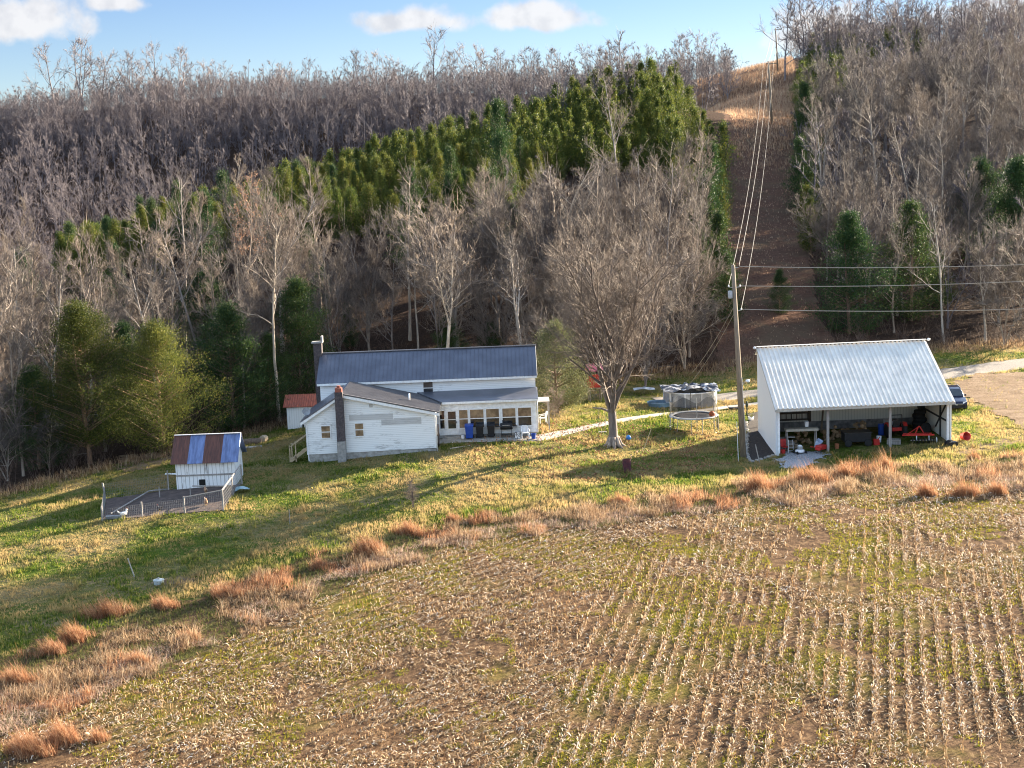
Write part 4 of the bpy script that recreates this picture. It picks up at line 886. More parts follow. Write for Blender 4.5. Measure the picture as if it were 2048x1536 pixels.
def window(parent, off, x0, x1, z0, z1, y, lower_dark=True, upper_blind=False, mull=False, lab=None, both=False):
    """sash window in a wall facing -Y at plane y"""
    fr = MB(); t = .07
    fr.box(x0 - t, x1 + t, y - .05, y - .003, z1, z1 + t + .03).box(x0 - t, x1 + t, y - .07, y - .003, z0 - t, z0).box(x0 - t, x0, y - .05, y - .003, z0, z1).box(x1, x1 + t, y - .05, y - .003, z0, z1)
    zm = (z0 + z1) / 2; fr.box(x0, x1, y - .045, y - .004, zm - .03, zm + .03)
    if mull: fr.box((x0 + x1) / 2 - .015, (x0 + x1) / 2 + .015, y - .04, y - .004, zm + .03, z1)
    w = fr.build('window', trim_w, parent, off, label=lab)
    pane = MB().box(x0, x1, y - .022, y - .004, z0, zm - .03); pane.build('pane', blind if both else glass_m, w, (0, 0, 0) if False else off)
    MB().box(x0, x1, y - .026, y - .004, zm + .03, z1).build('pane', blind if upper_blind else glass_m, w, off)
    return w

# ------------------------------------------------------------------ farmhouse
HO = Vector((-6.5, 108, .3))
house = thing('farmhouse', 'long white farmhouse with blue grey metal roof, gabled wing and windowed porch', 'house', HO)
X0, X1, YF, XP, ZP, ZL, ZR = -15.58, -5.87, 105.0, -12.77, 5.2, 3.42, 3.62
MB().prism([(X0, YF, .72), (X1, YF, .86), (X1, YF, ZR), (XP, YF, ZP), (X0, YF, ZL)], (0, 6.25, 0)).build('wall', worn_side, house, HO, label='gabled wing wall of worn white siding')
MB().box(X0 + .04, X1 - .04, YF + .05, 111.2, -.5, .80).build('foundation', stone, house, HO)
MB().box(-15.2, 1.85, 111.3, 117.3, -.2, 5.36).prism([(-15.2, 111.32, 5.36), (-15.2, 117.28, 5.36), (-15.2, 114.3, 7.15)], (17.03, 0, 0)).build('wall', white_side, house, HO)
# roofs
ov = .32
r1 = ribbed((-15.45, 111.3 - ov, 5.22), (2.02, 111.3 - ov, 5.22), (-15.45, 114.3, 7.22), (2.02, 114.3, 7.22), .33, .05, .03)
ribbed((2.02, 117.6, 5.22), (-15.45, 117.6, 5.22), (2.02, 114.3, 7.22), (-15.45, 114.3, 7.22), .33, .05, .03, mb=r1)
roof = r1.build('roof', blue_roof, house, HO)
MB().box(-15.47, 2.04, 114.18, 114.42, 7.205, 7.275).build('ridge_cap', blue_roof, roof, HO)
MB().box(-15.4, 1.97, 110.93, 110.985, 5.03, 5.20).build('gutter', trim_w, house, HO)
def zr(x): return ZP + (x - XP) * (ZR - ZP) / (X1 - XP)
def zl(x): return ZP + (x - XP) * (ZL - ZP) / (X0 - XP)
xo, xl = X1 + .34, X0 - .34
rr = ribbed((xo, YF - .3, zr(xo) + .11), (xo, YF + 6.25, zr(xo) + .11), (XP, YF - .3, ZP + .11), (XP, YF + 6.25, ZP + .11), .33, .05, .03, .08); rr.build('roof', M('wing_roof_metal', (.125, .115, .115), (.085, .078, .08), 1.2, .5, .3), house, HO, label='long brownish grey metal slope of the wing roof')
MB().prism([(XP, YF - .3, ZP + .03), (xl, YF - .3, zl(xl) + .03), (xl, YF - .3, zl(xl) + .12), (XP, YF - .3, ZP + .12)], (0, 6.55, 0)).build('roof', blue_roof, house, HO, label='steep blue grey slope of the wing roof')
tb = MB(); tb.prism([(XP, YF - .34, ZP + .0), (xo, YF - .34, zr(xo)), (xo, YF - .34, zr(xo) - .2), (XP, YF - .34, ZP - .2)], (0, .035, 0)); tb.prism([(XP, YF - .34, ZP), (xl, YF - .34, zl(xl)), (xl, YF - .34, zl(xl) - .2), (XP, YF - .34, ZP - .2)], (0, .035, 0))
tb.box(X0 - .02, X0 + .11, YF - .025, YF - .002, .72, ZL - .1).box(X1 - .12, X1 + .02, YF - .025, YF - .002, .86, ZR - .06)
tb.build('trim', trim_w, house, HO)
MB().tube([(xo - .05, YF - .2, ZR - .12), (X1 + .07, YF - .07, ZR - .35), (X1 + .07, YF - .07, .5)], .045, 8).build('downspout', trim_w, house, HO, smooth=True)
MB().tube([(xl + .05, YF - .2, ZL - .2), (X0 + .05, YF - .07, ZL - .45), (X0 + .10, YF - .07, .3), (X0 + .28, YF - .12, .15)], .045, 8).build('downspout', trim_w, house, HO, smooth=True)
window(house, HO, -14.42, -13.78, 1.95, 2.85, YF, lab='left window of the wing', upper_blind=True, both=True)
window(house, HO, -11.88, -11.28, 2.0, 2.95, YF, lab='window of the wing right of the chimney', upper_blind=True, both=True)
MB().box(-10.75, -10.5, YF - .03, YF - .002, 4.15, 4.4).build('vent', M('vent_grey', (.45, .44, .42)), house, HO)
cs = MB().box(-8.95, -6.9, YF - .012, YF - .002, 2.75, 3.25).box(-12.3, -9.0, YF - .012, YF - .002, 3.18, 3.62).box(-9.9, -8.96, YF - .014, YF - .002, 2.75, 3.17)
cs.build('siding_patch', siding_mat('bare_siding', (.50, .49, .48), (.38, .37, .36), .14, .5), house, HO, label='patch of siding with the paint worn away')
# front chimney
ch = MB().box(-13.22, -12.64, YF - .62, YF - .03, 1.75, 5.45).build('chimney', darkbrick, house, HO, label='dark brick chimney on the front of the wing')
MB().box(-13.24, -12.62, YF - .64, YF - .02, -.2, 1.74).build('chimney_base', paleblock, ch, HO)
MB().box(-13.18, -12.68, YF - .58, YF - .07, 5.451, 5.75).box(-13.05, -12.81, YF - .45, YF - .2, 5.751, 5.92).build('chimney_cap', redbrick, ch, HO)
ch2 = MB().box(-15.92, -15.26, 113.95, 114.65, -.2, 8.1).build('chimney', darkbrick, house, HO, label='tall dark chimney against the left gable')
MB().box(-16.06, -15.18, 113.8, 114.8, 8.101, 8.2).box(-15.30, -15.17, 113.95, 114.65, 8.201, 8.65).build('chimney_cap', paleblock, ch2, HO)  # cap slab, plus a pale upright strip imitating the sunlit right side
MB().tube([(-7.9, 107.4, zr(-7.9)), (-7.9, 107.4, zr(-7.9) + .62)], .07, 10).build('vent_pipe', trim_w, house, HO, smooth=True)
# upper window of the main house
window(house, HO, -7.02, -6.28, 4.02 - .02, 5.02, 111.3, lab='upper floor window above the porch roof')
# satellite dish on the left eave
ds = MB().lathe([(.02, .0), (.18, .03), (.30, .09), (.31, .10), (.18, .045), (.02, .015)], 20, cap=False).build('satellite_dish', M('dish_grey', (.32, .33, .34)), house)
ds.location = Vector((-15.55, 105.4, 3.95)) - HO; ds.rotation_euler = (R(75), 0, R(20))
MB().tube([(-15.5, 105.6, 3.45), (-15.5, 105.6, 3.85), (-15.53, 105.45, 3.95)], .025, 6).build('dish_arm', darkmetal, house, HO)
# porch
PY = 108.7
pw_ = MB(); pw_.box(X1 + .02, 1.82, PY, PY + .12, 1.12, 3.70); pw_.box(1.70, 1.82, PY + .121, 111.29, 1.12, 3.70); pw_.build('wall', white, house, HO, label='white porch front wall')
MB().box(X1 + .05, 1.80, PY + .05, 111.25, .4, 1.115).build('foundation', stone, house, HO)
MB().prism([(-7.55, 111.28, 4.13), (-5.5, 108.42, 3.72), (1.98, 108.42, 3.72), (1.98, 111.28, 4.2)], (0, 0, .07)).build('roof', blue_roof, house, HO, label='low blue grey porch roof')
MB().box(-5.48, 1.95, 108.36, 108.415, 3.60, 3.76).box(-5.48, 1.95, 108.415, 108.69, 3.60, 3.66).build('gutter', trim_w, house, HO)
def pxx(c): return P(850 + c / 6.827, 830, PY).x
for a, c_, bl in ((203, 262, False), (466, 582, True), (616, 800, True), (836, 1010, True), (1058, 1236, True), (1272, 1450, True)):
    window(house, HO, pxx(a), pxx(c_), 1.66, 3.06, PY, upper_blind=bl, both=(a == 466))
dx0, dx1 = pxx(285), pxx(440)
dr = MB().box(dx0 - .08, dx1 + .08, PY - .05, PY - .003, 1.16, 3.22).build('door', trim_w, house, HO, label='white porch door with a glass panel')
MB().box(dx0 + .16, dx1 - .12, PY - .07, PY - .052, 1.65, 2.32).box(dx0 + .16, dx1 - .12, PY - .07, PY - .052, 2.38, 2.98).build('pane', glass_m, dr, HO)
MB().box(dx1 - .09, dx1 - .03, PY - .1, PY - .052, 2.05, 2.2).build('handle', darkmetal, dr, HO)
MB().box(dx0 - .1, dx1 + .2, PY - .45, PY - .06, .8, 1.05).build('porch_step', concrete, house, HO)
MB().tube([(1.88, PY - .1, 3.6), (1.9, PY - .1, 3.2), (1.86, PY - .08, 1.1)], .045, 8).build('downspout', trim_w, house, HO, smooth=True)
# open lean-to shelf at the right end with a stacked white chair behind
ln = MB().box(2.75, 2.87, 110.2, 110.32, .7, 3.2).box(2.75, 2.87, 112.2, 112.32, .7, 3.2); ln.box(1.9, 2.9, 110.1, 112.4, 3.201, 3.26).build('side_lean_to', greywood, house, HO)
# wooden steps at the left of the wing
sg = Vector((-15.95, 105.9, h1(-16, 106)))
stp = MB()
for k in range(4): stp.box(-17.0 + k * .28, -16.72 + k * .28, 105.3, 106.4, sg.z + .18 * (k + 1) - .05, sg.z + .18 * (k + 1))
stp.prism([(-17.05, 105.28, sg.z), (-16.8, 105.28, sg.z), (-15.62, 105.28, sg.z + .85), (-15.62, 105.28, sg.z + 1.1), (-15.9, 105.28, sg.z + 1.0)], (0, .05, 0))
stp.bar((-16.95, 105.32, sg.z), (-16.95, 105.32, sg.z + 1.25), .09).bar((-16.5, 105.32, sg.z), (-16.5, 105.32, sg.z + 1.55), .08).bar((-17.0, 105.32, sg.z + 1.1), (-15.65, 105.32, sg.z + 2.0), .09, .05).bar((-16.95, 106.35, sg.z), (-16.95, 106.35, sg.z + 1.25), .09).bar((-17.0, 106.35, sg.z + 1.1), (-15.65, 106.35, sg.z + 2.0), .09, .05)
stp.build('steps', M('new_timber', (.46, .36, .22), (.32, .24, .15), 4, .8), house, HO)

# ------------------------------------------------------------------ small outbuilding behind the house
so = Vector((-17.6, 119.2, .2))
sh = thing('outbuilding', 'small white outbuilding with rusty red roof at the left end of the farmhouse', 'shed', so)
MB().box(-19.2, -16.0, 119, 121.6, -.1, 2.25).prism([(-19.2, 119.02, 2.25), (-19.2, 121.58, 2.25), (-19.2, 120.3, 2.95)], (3.19, 0, 0)).build('wall', siding_mat('shed_white_boards', (.74, .74, .73), (.35, .33, .31), .2, .56, 'X', .08, .5), sh, so)
r1 = ribbed((-19.45, 118.75, 2.2), (-15.8, 118.75, 2.2), (-19.45, 120.3, 3.05), (-15.8, 120.3, 3.05), .2, .1, .02); ribbed((-15.8, 121.85, 2.2), (-19.45, 121.85, 2.2), (-15.8, 120.3, 3.05), (-19.45, 120.3, 3.05), .2, .1, .02, mb=r1); r1.build('roof', rustroof, sh, so)
MB().box(-17.95, -17.8, 118.97, 118.997, .1, .9).build('gap', black, sh, so)

# ------------------------------------------------------------------ chicken coop and pen
co = Vector((-22.3, 101.4, -.5))
cp = thing('chicken_coop', 'small white board coop with a patched blue and rust metal roof', 'coop', co)
MB().box(-24.35, -20.1, 100, 102.95, -.75, 1.58).prism([(-24.35, 100.02, 1.58), (-24.35, 102.93, 1.58), (-24.35, 101.48, 3.02)], (4.24, 0, 0)).build('wall', board_side, cp, co)
bluetin = M('blue_tin', (.21, .27, .45), (.12, .15, .26), 1.6, .42, .45, sc3=(3, .6, .6)); tin_rust = M('rusty_tin', (.17, .075, .055), (.085, .045, .038), 2.2, .7, .25, sc3=(4, .5, .5))
def tin(x0, x1, m_, lab):
    q = ribbed((x0, 99.62, 1.42), (x1, 99.62, 1.42), (x0, 101.48, 3.16), (x1, 101.48, 3.16), .21, .06, .022, .015); q.build('roof_sheet', m_, cp, co, label=lab)
xs = [-24.62, -24.25, -23.45, -22.35, -21.25, -19.78]
tin(-24.62, -23.42, tin_rust, 'rusty brown roof sheet at the left edge'); tin(-23.415, -22.33, bluetin, None); tin(-22.325, -21.02, tin_rust, 'rusty brown roof sheet in the middle'); tin(-21.015, -19.78, bluetin, None)
q = ribbed((-19.78, 103.3, 1.45), (-24.62, 103.3, 1.45), (-19.78, 101.485, 3.155), (-24.62, 101.485, 3.155), .21, .06, .022, .015); q.build('roof_sheet', bluetin, cp, co)
MB().box(-24.62, -19.78, 101.4, 101.56, 3.19, 3.23).build('ridge_cap', M('pale_ridge', (.6, .6, .62)), cp, co)
MB().box(-22.72, -22.28, 99.96, 99.995, -.35, .18).build('hatch', M('hatch_black', (.008, .008, .008)), cp, co)
MB().box(-24.35, -20.1, 99.955, 99.997, .45, .56).build('ledge', greywood, cp, co)
MB().bar((-22.1, 99.97, .6), (-22.1, 99.97, 1.5), .03).build('latch', darkmetal, cp, co)
# pen ground and fence
patch('pen_dirt', PEN, M('pen_dirt', (.115, .082, .068), (.06, .045, .04), 2.5, 1, bmp=.7), .04, ragged=.06)
def wire_mesh(name, p, q, h0, h1_, parent, off, cell=.12):
    """welded wire panel between two ground points"""
    m = MB(); p = Vector(p); q = Vector(q); L_ = (q - p).length; n = max(2, int(L_ / cell)); r_ = .004
    for i in range(n + 1):
        c = p + (q - p) * i / n; m.bar(c, c + Vector((0, 0, h0 + (h1_ - h0) * i / n)), .008)
    for k in range(7): m.bar(p + Vector((0, 0, h0 * k / 6)), q + Vector((0, 0, h1_ * k / 6)), .008)
    return m.build(name, M('wire', (.24, .23, .22)), parent, off)
pen = [Vector((a, b, h1(a, b))) for a, b in PEN]
pf = thing('pen_fence', 'low wire fence with grey wooden posts enclosing the dirt chicken pen', 'fence', pen[0])
post_l = []
def post(p, hh, w=.09, lean=(0, 0)):
    o = MB().bar(p - Vector((0, 0, .15)), p + Vector((lean[0], lean[1], hh)), w).build('post', greywood, pf, pen[0]); return o
L1_ = [pen[0] + (pen[1] - pen[0]) * t for t in (0, .33, .68, 1)]
L1_ = [Vector((p.x, p.y, h1(p.x, p.y))) for p in L1_]
for p, hh in zip(L1_, (1.0, 1.05, 1.15, 1.45)): post(p, hh)
for p in (pen[2], pen[3], pen[4], (pen[1] + pen[2]) / 2, (pen[2] + pen[3]) / 2): post(Vector((p.x, p.y, h1(p.x, p.y))), 1.45 if p != pen[4] else 1.2, lean=(-.15, 0) if p == pen[4] else (0, 0))
wire_mesh('wire_panel', L1_[0], L1_[1], .8, .9, pf, pen[0]); wire_mesh('wire_panel', L1_[1], L1_[2], .9, 1.0, pf, pen[0]); wire_mesh('wire_panel', L1_[2], L1_[3], 1.0, 1.35, pf, pen[0])
wire_mesh('wire_panel', pen[1], pen[2], 1.3, 1.3, pf, pen[0]); wire_mesh('wire_panel', pen[4], pen[0], 1.1, 1.0, pf, pen[0]); wire_mesh('wire_panel', pen[3], pen[4], 1.2, 1.1, pf, pen[0])
ral = MB(); a = P(222, 1027, pen[0].y + 1.2); bq = P(298, 982, pen[0].y + 6); c = P(380, 974, pen[0].y + 8)
ral.tube([a, bq, c], .05, 6); ral.tube([P(385, 972, 98.3), P(453, 972, 97.2)], .05, 6); ral.bar(L1_[2] + Vector((0, 0, 1.1)), L1_[3] + Vector((0, 0, 1.42)), .06); ral.bar(L1_[3] + Vector((0, 0, 1.42)), Vector((pen[2].x, pen[2].y, pen[2].z + 1.45)), .07)
for px in (318, 380): q = P(px, 975, 98.2); ral.bar(Vector((q.x, q.y, h1(q.x, q.y))), q, .06)
ral.build('rail', greywood, pf, pen[0])

# ------------------------------------------------------------------ open machine shed
BO = Vector((26, 104, -.3)); bx0, bx1 = 19.5, 32.6
barn = thing('machine_shed', 'open fronted shed with ribbed galvanised roof, white end wall and grey posts', 'shed', BO)
def zb(y): return 3.02 + (y - 103.5) * (6.66 - 3.02) / 7.5
for i, xx in enumerate((bx0, bx1 - .12)):
    MB().prism([(xx, 104.02, -.75), (xx, 111.62, -.3), (xx, 111.62, 6.16), (xx, 111.0, zb(111) - .06), (xx, 104.02, zb(104.02) - .06)], (.12, 0, 0)).build('wall', siding_mat('end_wall_panel', (.78, .79, .80), (.55, .55, .55), .25, .7, 'Y', .08, .35) if i == 0 else MATS.get('end_wall_panel', shed_board), barn, BO, label=('white metal end wall', 'right end wall')[i])
MB().box(bx0 + .13, bx1 - .13, 111.45, 111.6, .62, 6.1).build('wall', shed_board, barn, BO, label='cream panelled back wall')
MB().box(bx0 + .13, bx1 - .13, 111.42, 111.62, -.6, .618).build('wall', M('dark_block', (.32, .30, .29), (.16, .15, .15), 3, .9), barn, BO, label='dark block lower back wall')
r1 = ribbed((bx0 - .12, 103.5, 3.05), (bx1 + .12, 103.5, 3.12), (bx0 - .12, 111.0, 6.70), (bx1 + .12, 111.0, 6.78), .34, .20, .09)
ribbed((bx1 + .12, 111.95, 6.15), (bx0 - .12, 111.95, 6.08), (bx1 + .12, 111.0, 6.78), (bx0 - .12, 111.0, 6.70), .34, .20, .09, mb=r1)
rf = r1.build('roof', galv, barn, BO)
MB().bar((bx0 - .13, 111.0, 6.82), (bx1 + .13, 111.0, 6.90), .26, .05).build('ridge_cap', galv, rf, BO)
MB().bar((bx0 - .1, 103.56, 2.93), (bx1 + .1, 103.56, 3.0), .04, .17).build('fascia', M('fascia_grey', (.50, .46, .40)), barn, BO)
for xx in (bx0 - .135, bx1 + .115): MB().prism([(xx, 103.5, 2.86), (xx, 103.5, 3.06), (xx, 111.0, 6.72), (xx, 111.0, 6.50)], (.02, 0, 0)).build('trim', M('trim_grey', (.60, .59, .57)), barn, BO)
for xx, lb in ((bx0 + .22, None), (23.4, None), (28.05, None), (bx1 - .25, None)):
    z0 = h1(xx, 104.1) - .2; MB().box(xx - .09, xx + .09, 104.03, 104.21, z0, 3.2).build('post', greywood if 20 < xx < 32 else trim_w, barn, BO)
MB().box(bx0 + .14, bx1 - .14, 104.03, 104.1, 3.0, 3.24).build('header_beam', greywood, barn, BO)
rb = MB()
for k in range(9):
    xx = bx0 + .9 + k * 1.45; rb.prism([(xx, 104.1, zb(104.1) - .28), (xx, 110.9, zb(110.9) - .28), (xx, 110.9, zb(110.9) - .08), (xx, 104.1, zb(104.1) - .08)], (.05, 0, 0))
rb.build('rafters', greywood, barn, BO)
MB().bar((bx1 - .17, 104.4, 3.1), (bx1 - .17, 107.4, .6), .09).bar((bx1 - .17, 104.4, 1.5), (bx1 - .17, 111.2, 1.5), .1).bar((bx1 - .17, 106.2, 0), (bx1 - .17, 106.2, 4.4), .12).build('brace', darkmetal, barn, BO)
sl = MB().lathe([(.05, 0), (.14, .05), (.12, .16), (.05, .2)], 10, (bx0 - .3, 110.9, 6.65)); sl.build('floodlight', whitepl, barn, BO, smooth=True)
sl = MB().lathe([(.05, 0), (.14, .05), (.12, .16), (.05, .2)], 10, (bx1 + .3, 110.9, 6.8)); sl.build('floodlight', whitepl, barn, BO, smooth=True)
floor_z = lambda x, y: h1(x, y) + .03
def fp(x, y): return Vector((x, y, h1(x, y)))
# --- things in the shed
def wheel(mb_t, mb_r, c, r, w, axis='x'):
    mb_t.lathe([(r * .62, -w / 2), (r * .92, -w / 2), (r, -w * .3), (r, w * .3), (r * .92, w / 2), (r * .62, w / 2)], 18, c, axis); mb_r.lathe([(.02, -w * .3), (r * .6, -w * .36), (r * .63, 0), (r * .6, w * .36), (.02, w * .3)], 14, c, axis)
q = fp(24.0, 106.0)
def firewood(k, x, y, z, rz, ln, r): return ln
wd = [M('split_wood', (.40, .27, .15), (.22, .14, .08), 8, .85), M('bark_log', (.20, .14, .10), (.10, .07, .05), 6, .9)]
proto = None
rw = random.Random(3)
def log_thing(loc, rot, s, lab, grp):
    global proto
    if proto is None:
        proto = MB().lathe([(.0, -.22), (.12, -.22), (.125, 0), (.12, .22), (.0, .22)], 9, axis='y', cap=False).build('firewood_log', wd[0]); o = proto
    else: o = proto.copy(); COL.objects.link(o)
    o.location = loc; o.rotation_euler = rot; o.scale = (s, s, s); return tag(o, lab, 'firewood log', grp)
for k in range(34):
    xx = rw.uniform(24.0, 27.4); row = rw.random(); hgt = row * (.9 if xx > 24.7 else .5); log_thing(fp(xx, 109.0 - rw.random() * 1.3) + Vector((0, 0, .1 + hgt)), (rw.uniform(-.3, .3), rw.uniform(-.3, .3), rw.uniform(-.6, .6)), rw.uniform(.8, 1.35), 'split firewood log in the heap behind the black trailer', 'firewood logs heaped in the shed')
for k in range(14):
    log_thing(fp(rw.uniform(21.4, 22.8), rw.uniform(107.2, 108.4)) + Vector((0, 0, rw.uniform(.1, 1.0))), (rw.uniform(-.3, .3), rw.uniform(-.3, .3), rw.uniform(-.8, .8)), rw.uniform(.8, 1.3), 'split firewood log in the heap by the pale blue bin', 'firewood logs by the bin')
o = fp(25.9, 105.7); t = thing('utility_trailer', 'black box trailer parked in the middle bay of the shed', 'trailer', o)
MB().box(-1.0, 1.0, -.6, .6, .35, 1.02).build('body', black, t, bevel=.02); MB().box(-1.06, 1.06, -.66, .66, 1.021, 1.08).build('rail', darkmetal, t)
for s_ in (-1, 1):
    a_, b_ = MB(), MB(); wheel(a_, b_, (.75 * s_, -.68, .28), .28, .14, 'y'); w_ = a_.build('wheel', rubber, t, smooth=True); b_.build('rim', steel, w_, smooth=True)
# storage rack with a pale top
o = fp(21.6, 105.6); t = thing('work_table', 'pale topped wooden work table in the left bay of the shed', 'table', o)
MB().box(-1.1, 1.35, -.35, .35, 1.48, 1.66).build('top', M('pale_timber', (.47, .42, .34), (.34, .30, .24), 3, .8), t)
for xx in (-1.0, 1.2):
    MB().box(xx - .04, xx + .04, -.3, -.22, 0, 1.479).build('leg', greywood, t); MB().box(xx - .04, xx + .04, .22, .3, 0, 1.479).build('leg', greywood, t)
MB().box(-1.0, -.4, -.25, .25, .55, .6).box(-1.0, -.4, -.25, .25, 1.0, 1.05).build('shelf', greywood, t)
o = Vector((21.9, 111.3, .75)); t = thing('hanging_ladder', 'dark wooden ladder hung sideways on the shed back wall', 'ladder', o)
lb_ = MB().box(-1.6, 1.6, -.12, -.02, .55, .68).box(-1.6, 1.6, -.12, -.02, .02, .15)
for k in range(8): lb_.box(-1.5 + k * .42, -1.44 + k * .42, -.10, -.04, .151, .549)
lb_.build('ladder_frame', M('dark_wood', (.11, .08, .065)), t)
MB().box(-1.75, -1.55, -.15, 0, -.6, 2.6).build('bracket', M('dark_wood', (.11, .08, .065)), t); MB().box(1.55, 1.75, -.15, 0, -.1, 2.6).build('bracket', M('dark_wood', (.11, .08, .065)), t)
def chair_red(o, rz, lab):
    t = thing('folding_chair', lab, 'chair', o, rz, 'red chairs in the shed')
    MB().box(-.24, .24, -.22, .22, .42, .47).build('seat', red, t); MB().prism([(-.24, .20, .48), (.24, .20, .48), (.24, .30, 1.0), (-.24, .30, 1.0)], (0, .04, 0)).build('backrest', red, t)
    for a_, b_ in ((-.22, -.2), (.22, -.2), (-.22, .2), (.22, .2)): MB().bar((a_, b_, 0), (a_, b_, .42), .03).build('leg', darkmetal, t)
chair_red(fp(20.35, 105.0), .3, 'red folding chair just inside the white end wall')
o = fp(20.75, 104.65); t = thing('step_ladder', 'short pale step ladder leaning at the left front of the shed', 'ladder', o)
lm_ = MB().bar((-.2, 0, 0), (-.15, .15, 1.0), .04).bar((.2, 0, 0), (.15, .15, 1.0), .04)
for k in range(4): lm_.bar((-.19 + .012 * k, .03 + .035 * k, .2 + .24 * k), (.19 - .012 * k, .03 + .035 * k, .2 + .24 * k), .05, .03)
lm_.build('ladder_frame', steel, t)
o = fp(21.35, 104.35); t = thing('push_mower', 'small white engined push mower standing on the gravel edge', 'mower', o, .3)
MB().lathe([(.30, .12), (.36, .16), (.34, .30), (.18, .34)], 14).build('deck', whitepl, t, smooth=True); MB().box(-.17, .17, -.15, .15, .341, .58).build('engine', steel, t, bevel=.04); MB().lathe([(.16, .581), (.17, .62), (.10, .68)], 12).build('engine_cover', whitepl, t, smooth=True)
for a_, b_ in ((-.36, -.28), (.36, -.28), (-.36, .28), (.36, .28)):
    m1, m2 = MB(), MB(); wheel(m1, m2, (a_, b_, .13), .13, .07); w_ = m1.build('wheel', rubber, t, smooth=True); m2.build('rim', whitepl, w_, smooth=True)
MB().tube([(-.2, .3, .3), (-.2, .8, .95), (.2, .8, .95), (.2, .3, .3)], .018, 6).build('handle', darkmetal, t)
o = fp(22.75, 104.9); t = thing('storage_bin', 'pale blue plastic bin tipped in the left bay of the shed', 'bin', o + Vector((0, 0, .28)), .2); t.rotation_euler = (.5, .15, .2)
bb = MB().lathe([(.22, 0), (.30, .62), (.32, .64), (.29, .64), (.21, .04), (.0, .04)], 4, cap=False); bb.build('bin_body', M('pale_blue_plastic', (.50, .58, .74), (.42, .5, .66), 3, .4), t)
o = fp(22.9, 104.1); t = thing('wheelbarrow', 'red wheelbarrow standing in front of the left bay of the shed', 'wheelbarrow', o, 2.3)
MB().prism([(-.32, -.45, .62), (.32, -.45, .62), (.22, -.25, .30), (-.22, -.25, .30)], (0, .0, .0) if False else (0, .75, .0)).build('tray', red, t, bevel=.02)
MB().bar((-.25, -.7, .22), (-.28, .95, .62), .05).bar((.25, -.7, .22), (.28, .95, .62), .05).build('handles', red, t); MB().bar((-.22, .35, 0), (-.24, .35, .45), .04).bar((.22, .35, 0), (.24, .35, .45), .04).build('legs', darkmetal, t)
m1, m2 = MB(), MB(); wheel(m1, m2, (0, -.72, .19), .19, .09); w_ = m1.build('wheel', rubber, t, smooth=True); m2.build('rim', red, w_, smooth=True)
def can(p, mat, lab, nm2='gas_can', s=1.0):
    o = MB().prism([(-.17, -.1, 0), (.17, -.1, 0), (.17, -.1, .30), (.05, -.1, .36), (-.17, -.1, .36)], (0, .2, 0)).tube([(.12, 0, .33), (.22, 0, .45)], .03, 6).build(nm2, mat, bevel=.015); o.location = p; o.scale = (s, s, s); o.rotation_euler = (0, 0, p.x * 3); tag(o, lab, 'fuel can')
can(fp(20.1, 104.5), red, 'red fuel can at the left front corner of the shed'); can(fp(23.1, 106.2), M('yellow_plastic', (.55, .40, .05)), 'yellow fuel can beside the work table'); can(fp(27.3, 105.2), red, 'red fuel can right of the black trailer', s=1.3)
def pail(p, mat, lab, s=1.0):
    o = MB().lathe([(0, 0), (.14, 0), (.17, .36), (.18, .38), (.16, .38), (.13, .03), (0, .03)], 14, cap=False).build('bucket', mat); o.location = p; o.scale = (s, s, s); tag(o, lab, 'bucket')
pail(fp(22.2, 105.9) + Vector((0, 0, 1.69)), whitepl, 'white bucket standing on the work table'); pail(fp(23.05, 105.3), whitepl, 'white bucket on the ground right of the pale blue bin'); pail(fp(27.7, 106.0), whitepl, 'white bucket left of the right bay post', 1.2); pail(fp(24.3, 105.1), M('orange_clay', (.36, .13, .06)), 'rust orange bucket left of the black trailer')
def crate(p, rz, mat, lab, sz=(.5, .35, .35)):
    m = MB()
    for k in range(3): z_ = .02 + k * sz[2] / 3; m.box(-sz[0], sz[0], -sz[1], -sz[1] + .03, z_, z_ + sz[2] / 3 - .03).box(-sz[0], sz[0], sz[1] - .03, sz[1], z_, z_ + sz[2] / 3 - .03).box(-sz[0], -sz[0] + .03, -sz[1] + .031, sz[1] - .031, z_, z_ + sz[2] / 3 - .03).box(sz[0] - .03, sz[0], -sz[1] + .031, sz[1] - .031, z_, z_ + sz[2] / 3 - .03)
    m.box(-sz[0] + .031, sz[0] - .031, -sz[1] + .031, sz[1] - .031, .0, .03); o = m.build('wooden_crate', mat); o.location = p; o.rotation_euler = (0, 0, rz); tag(o, lab, 'crate')
crate(fp(21.0, 106.3), .2, wood, 'slatted wooden crate under the work table'); crate(fp(28.6, 105.1), -.3, greywood, 'grey slatted crate beside the right bay post'); crate(fp(20.4, 106.4), .1, greywood, 'tall grey crate against the white end wall', (.4, .4, .8))
o = MB().lathe([(0, 0), (.28, 0), (.29, .3), (.28, .31), (.29, .6), (.28, .86), (.24, .88), (0, .88)], 16, cap=False).build('oil_drum', blue); o.location = fp(28.5, 108.2); tag(o, 'blue drum at the back of the shed beside the tractor', 'drum')
MB_p = [((20.2, 109.6), 2.1, .12), ((20.6, 109.8), 2.4, -.1), ((24.4, 110.9), 2.2, .25)]
for (xx, yy), L_, ln_ in MB_p:
    o = MB().bar((0, 0, 0), (ln_, .2, L_), .16, .04).build('plank', wood); o.location = fp(xx, yy); tag(o, 'upright plank leaning on the back wall of the shed', 'plank', 'planks leaning in the shed')
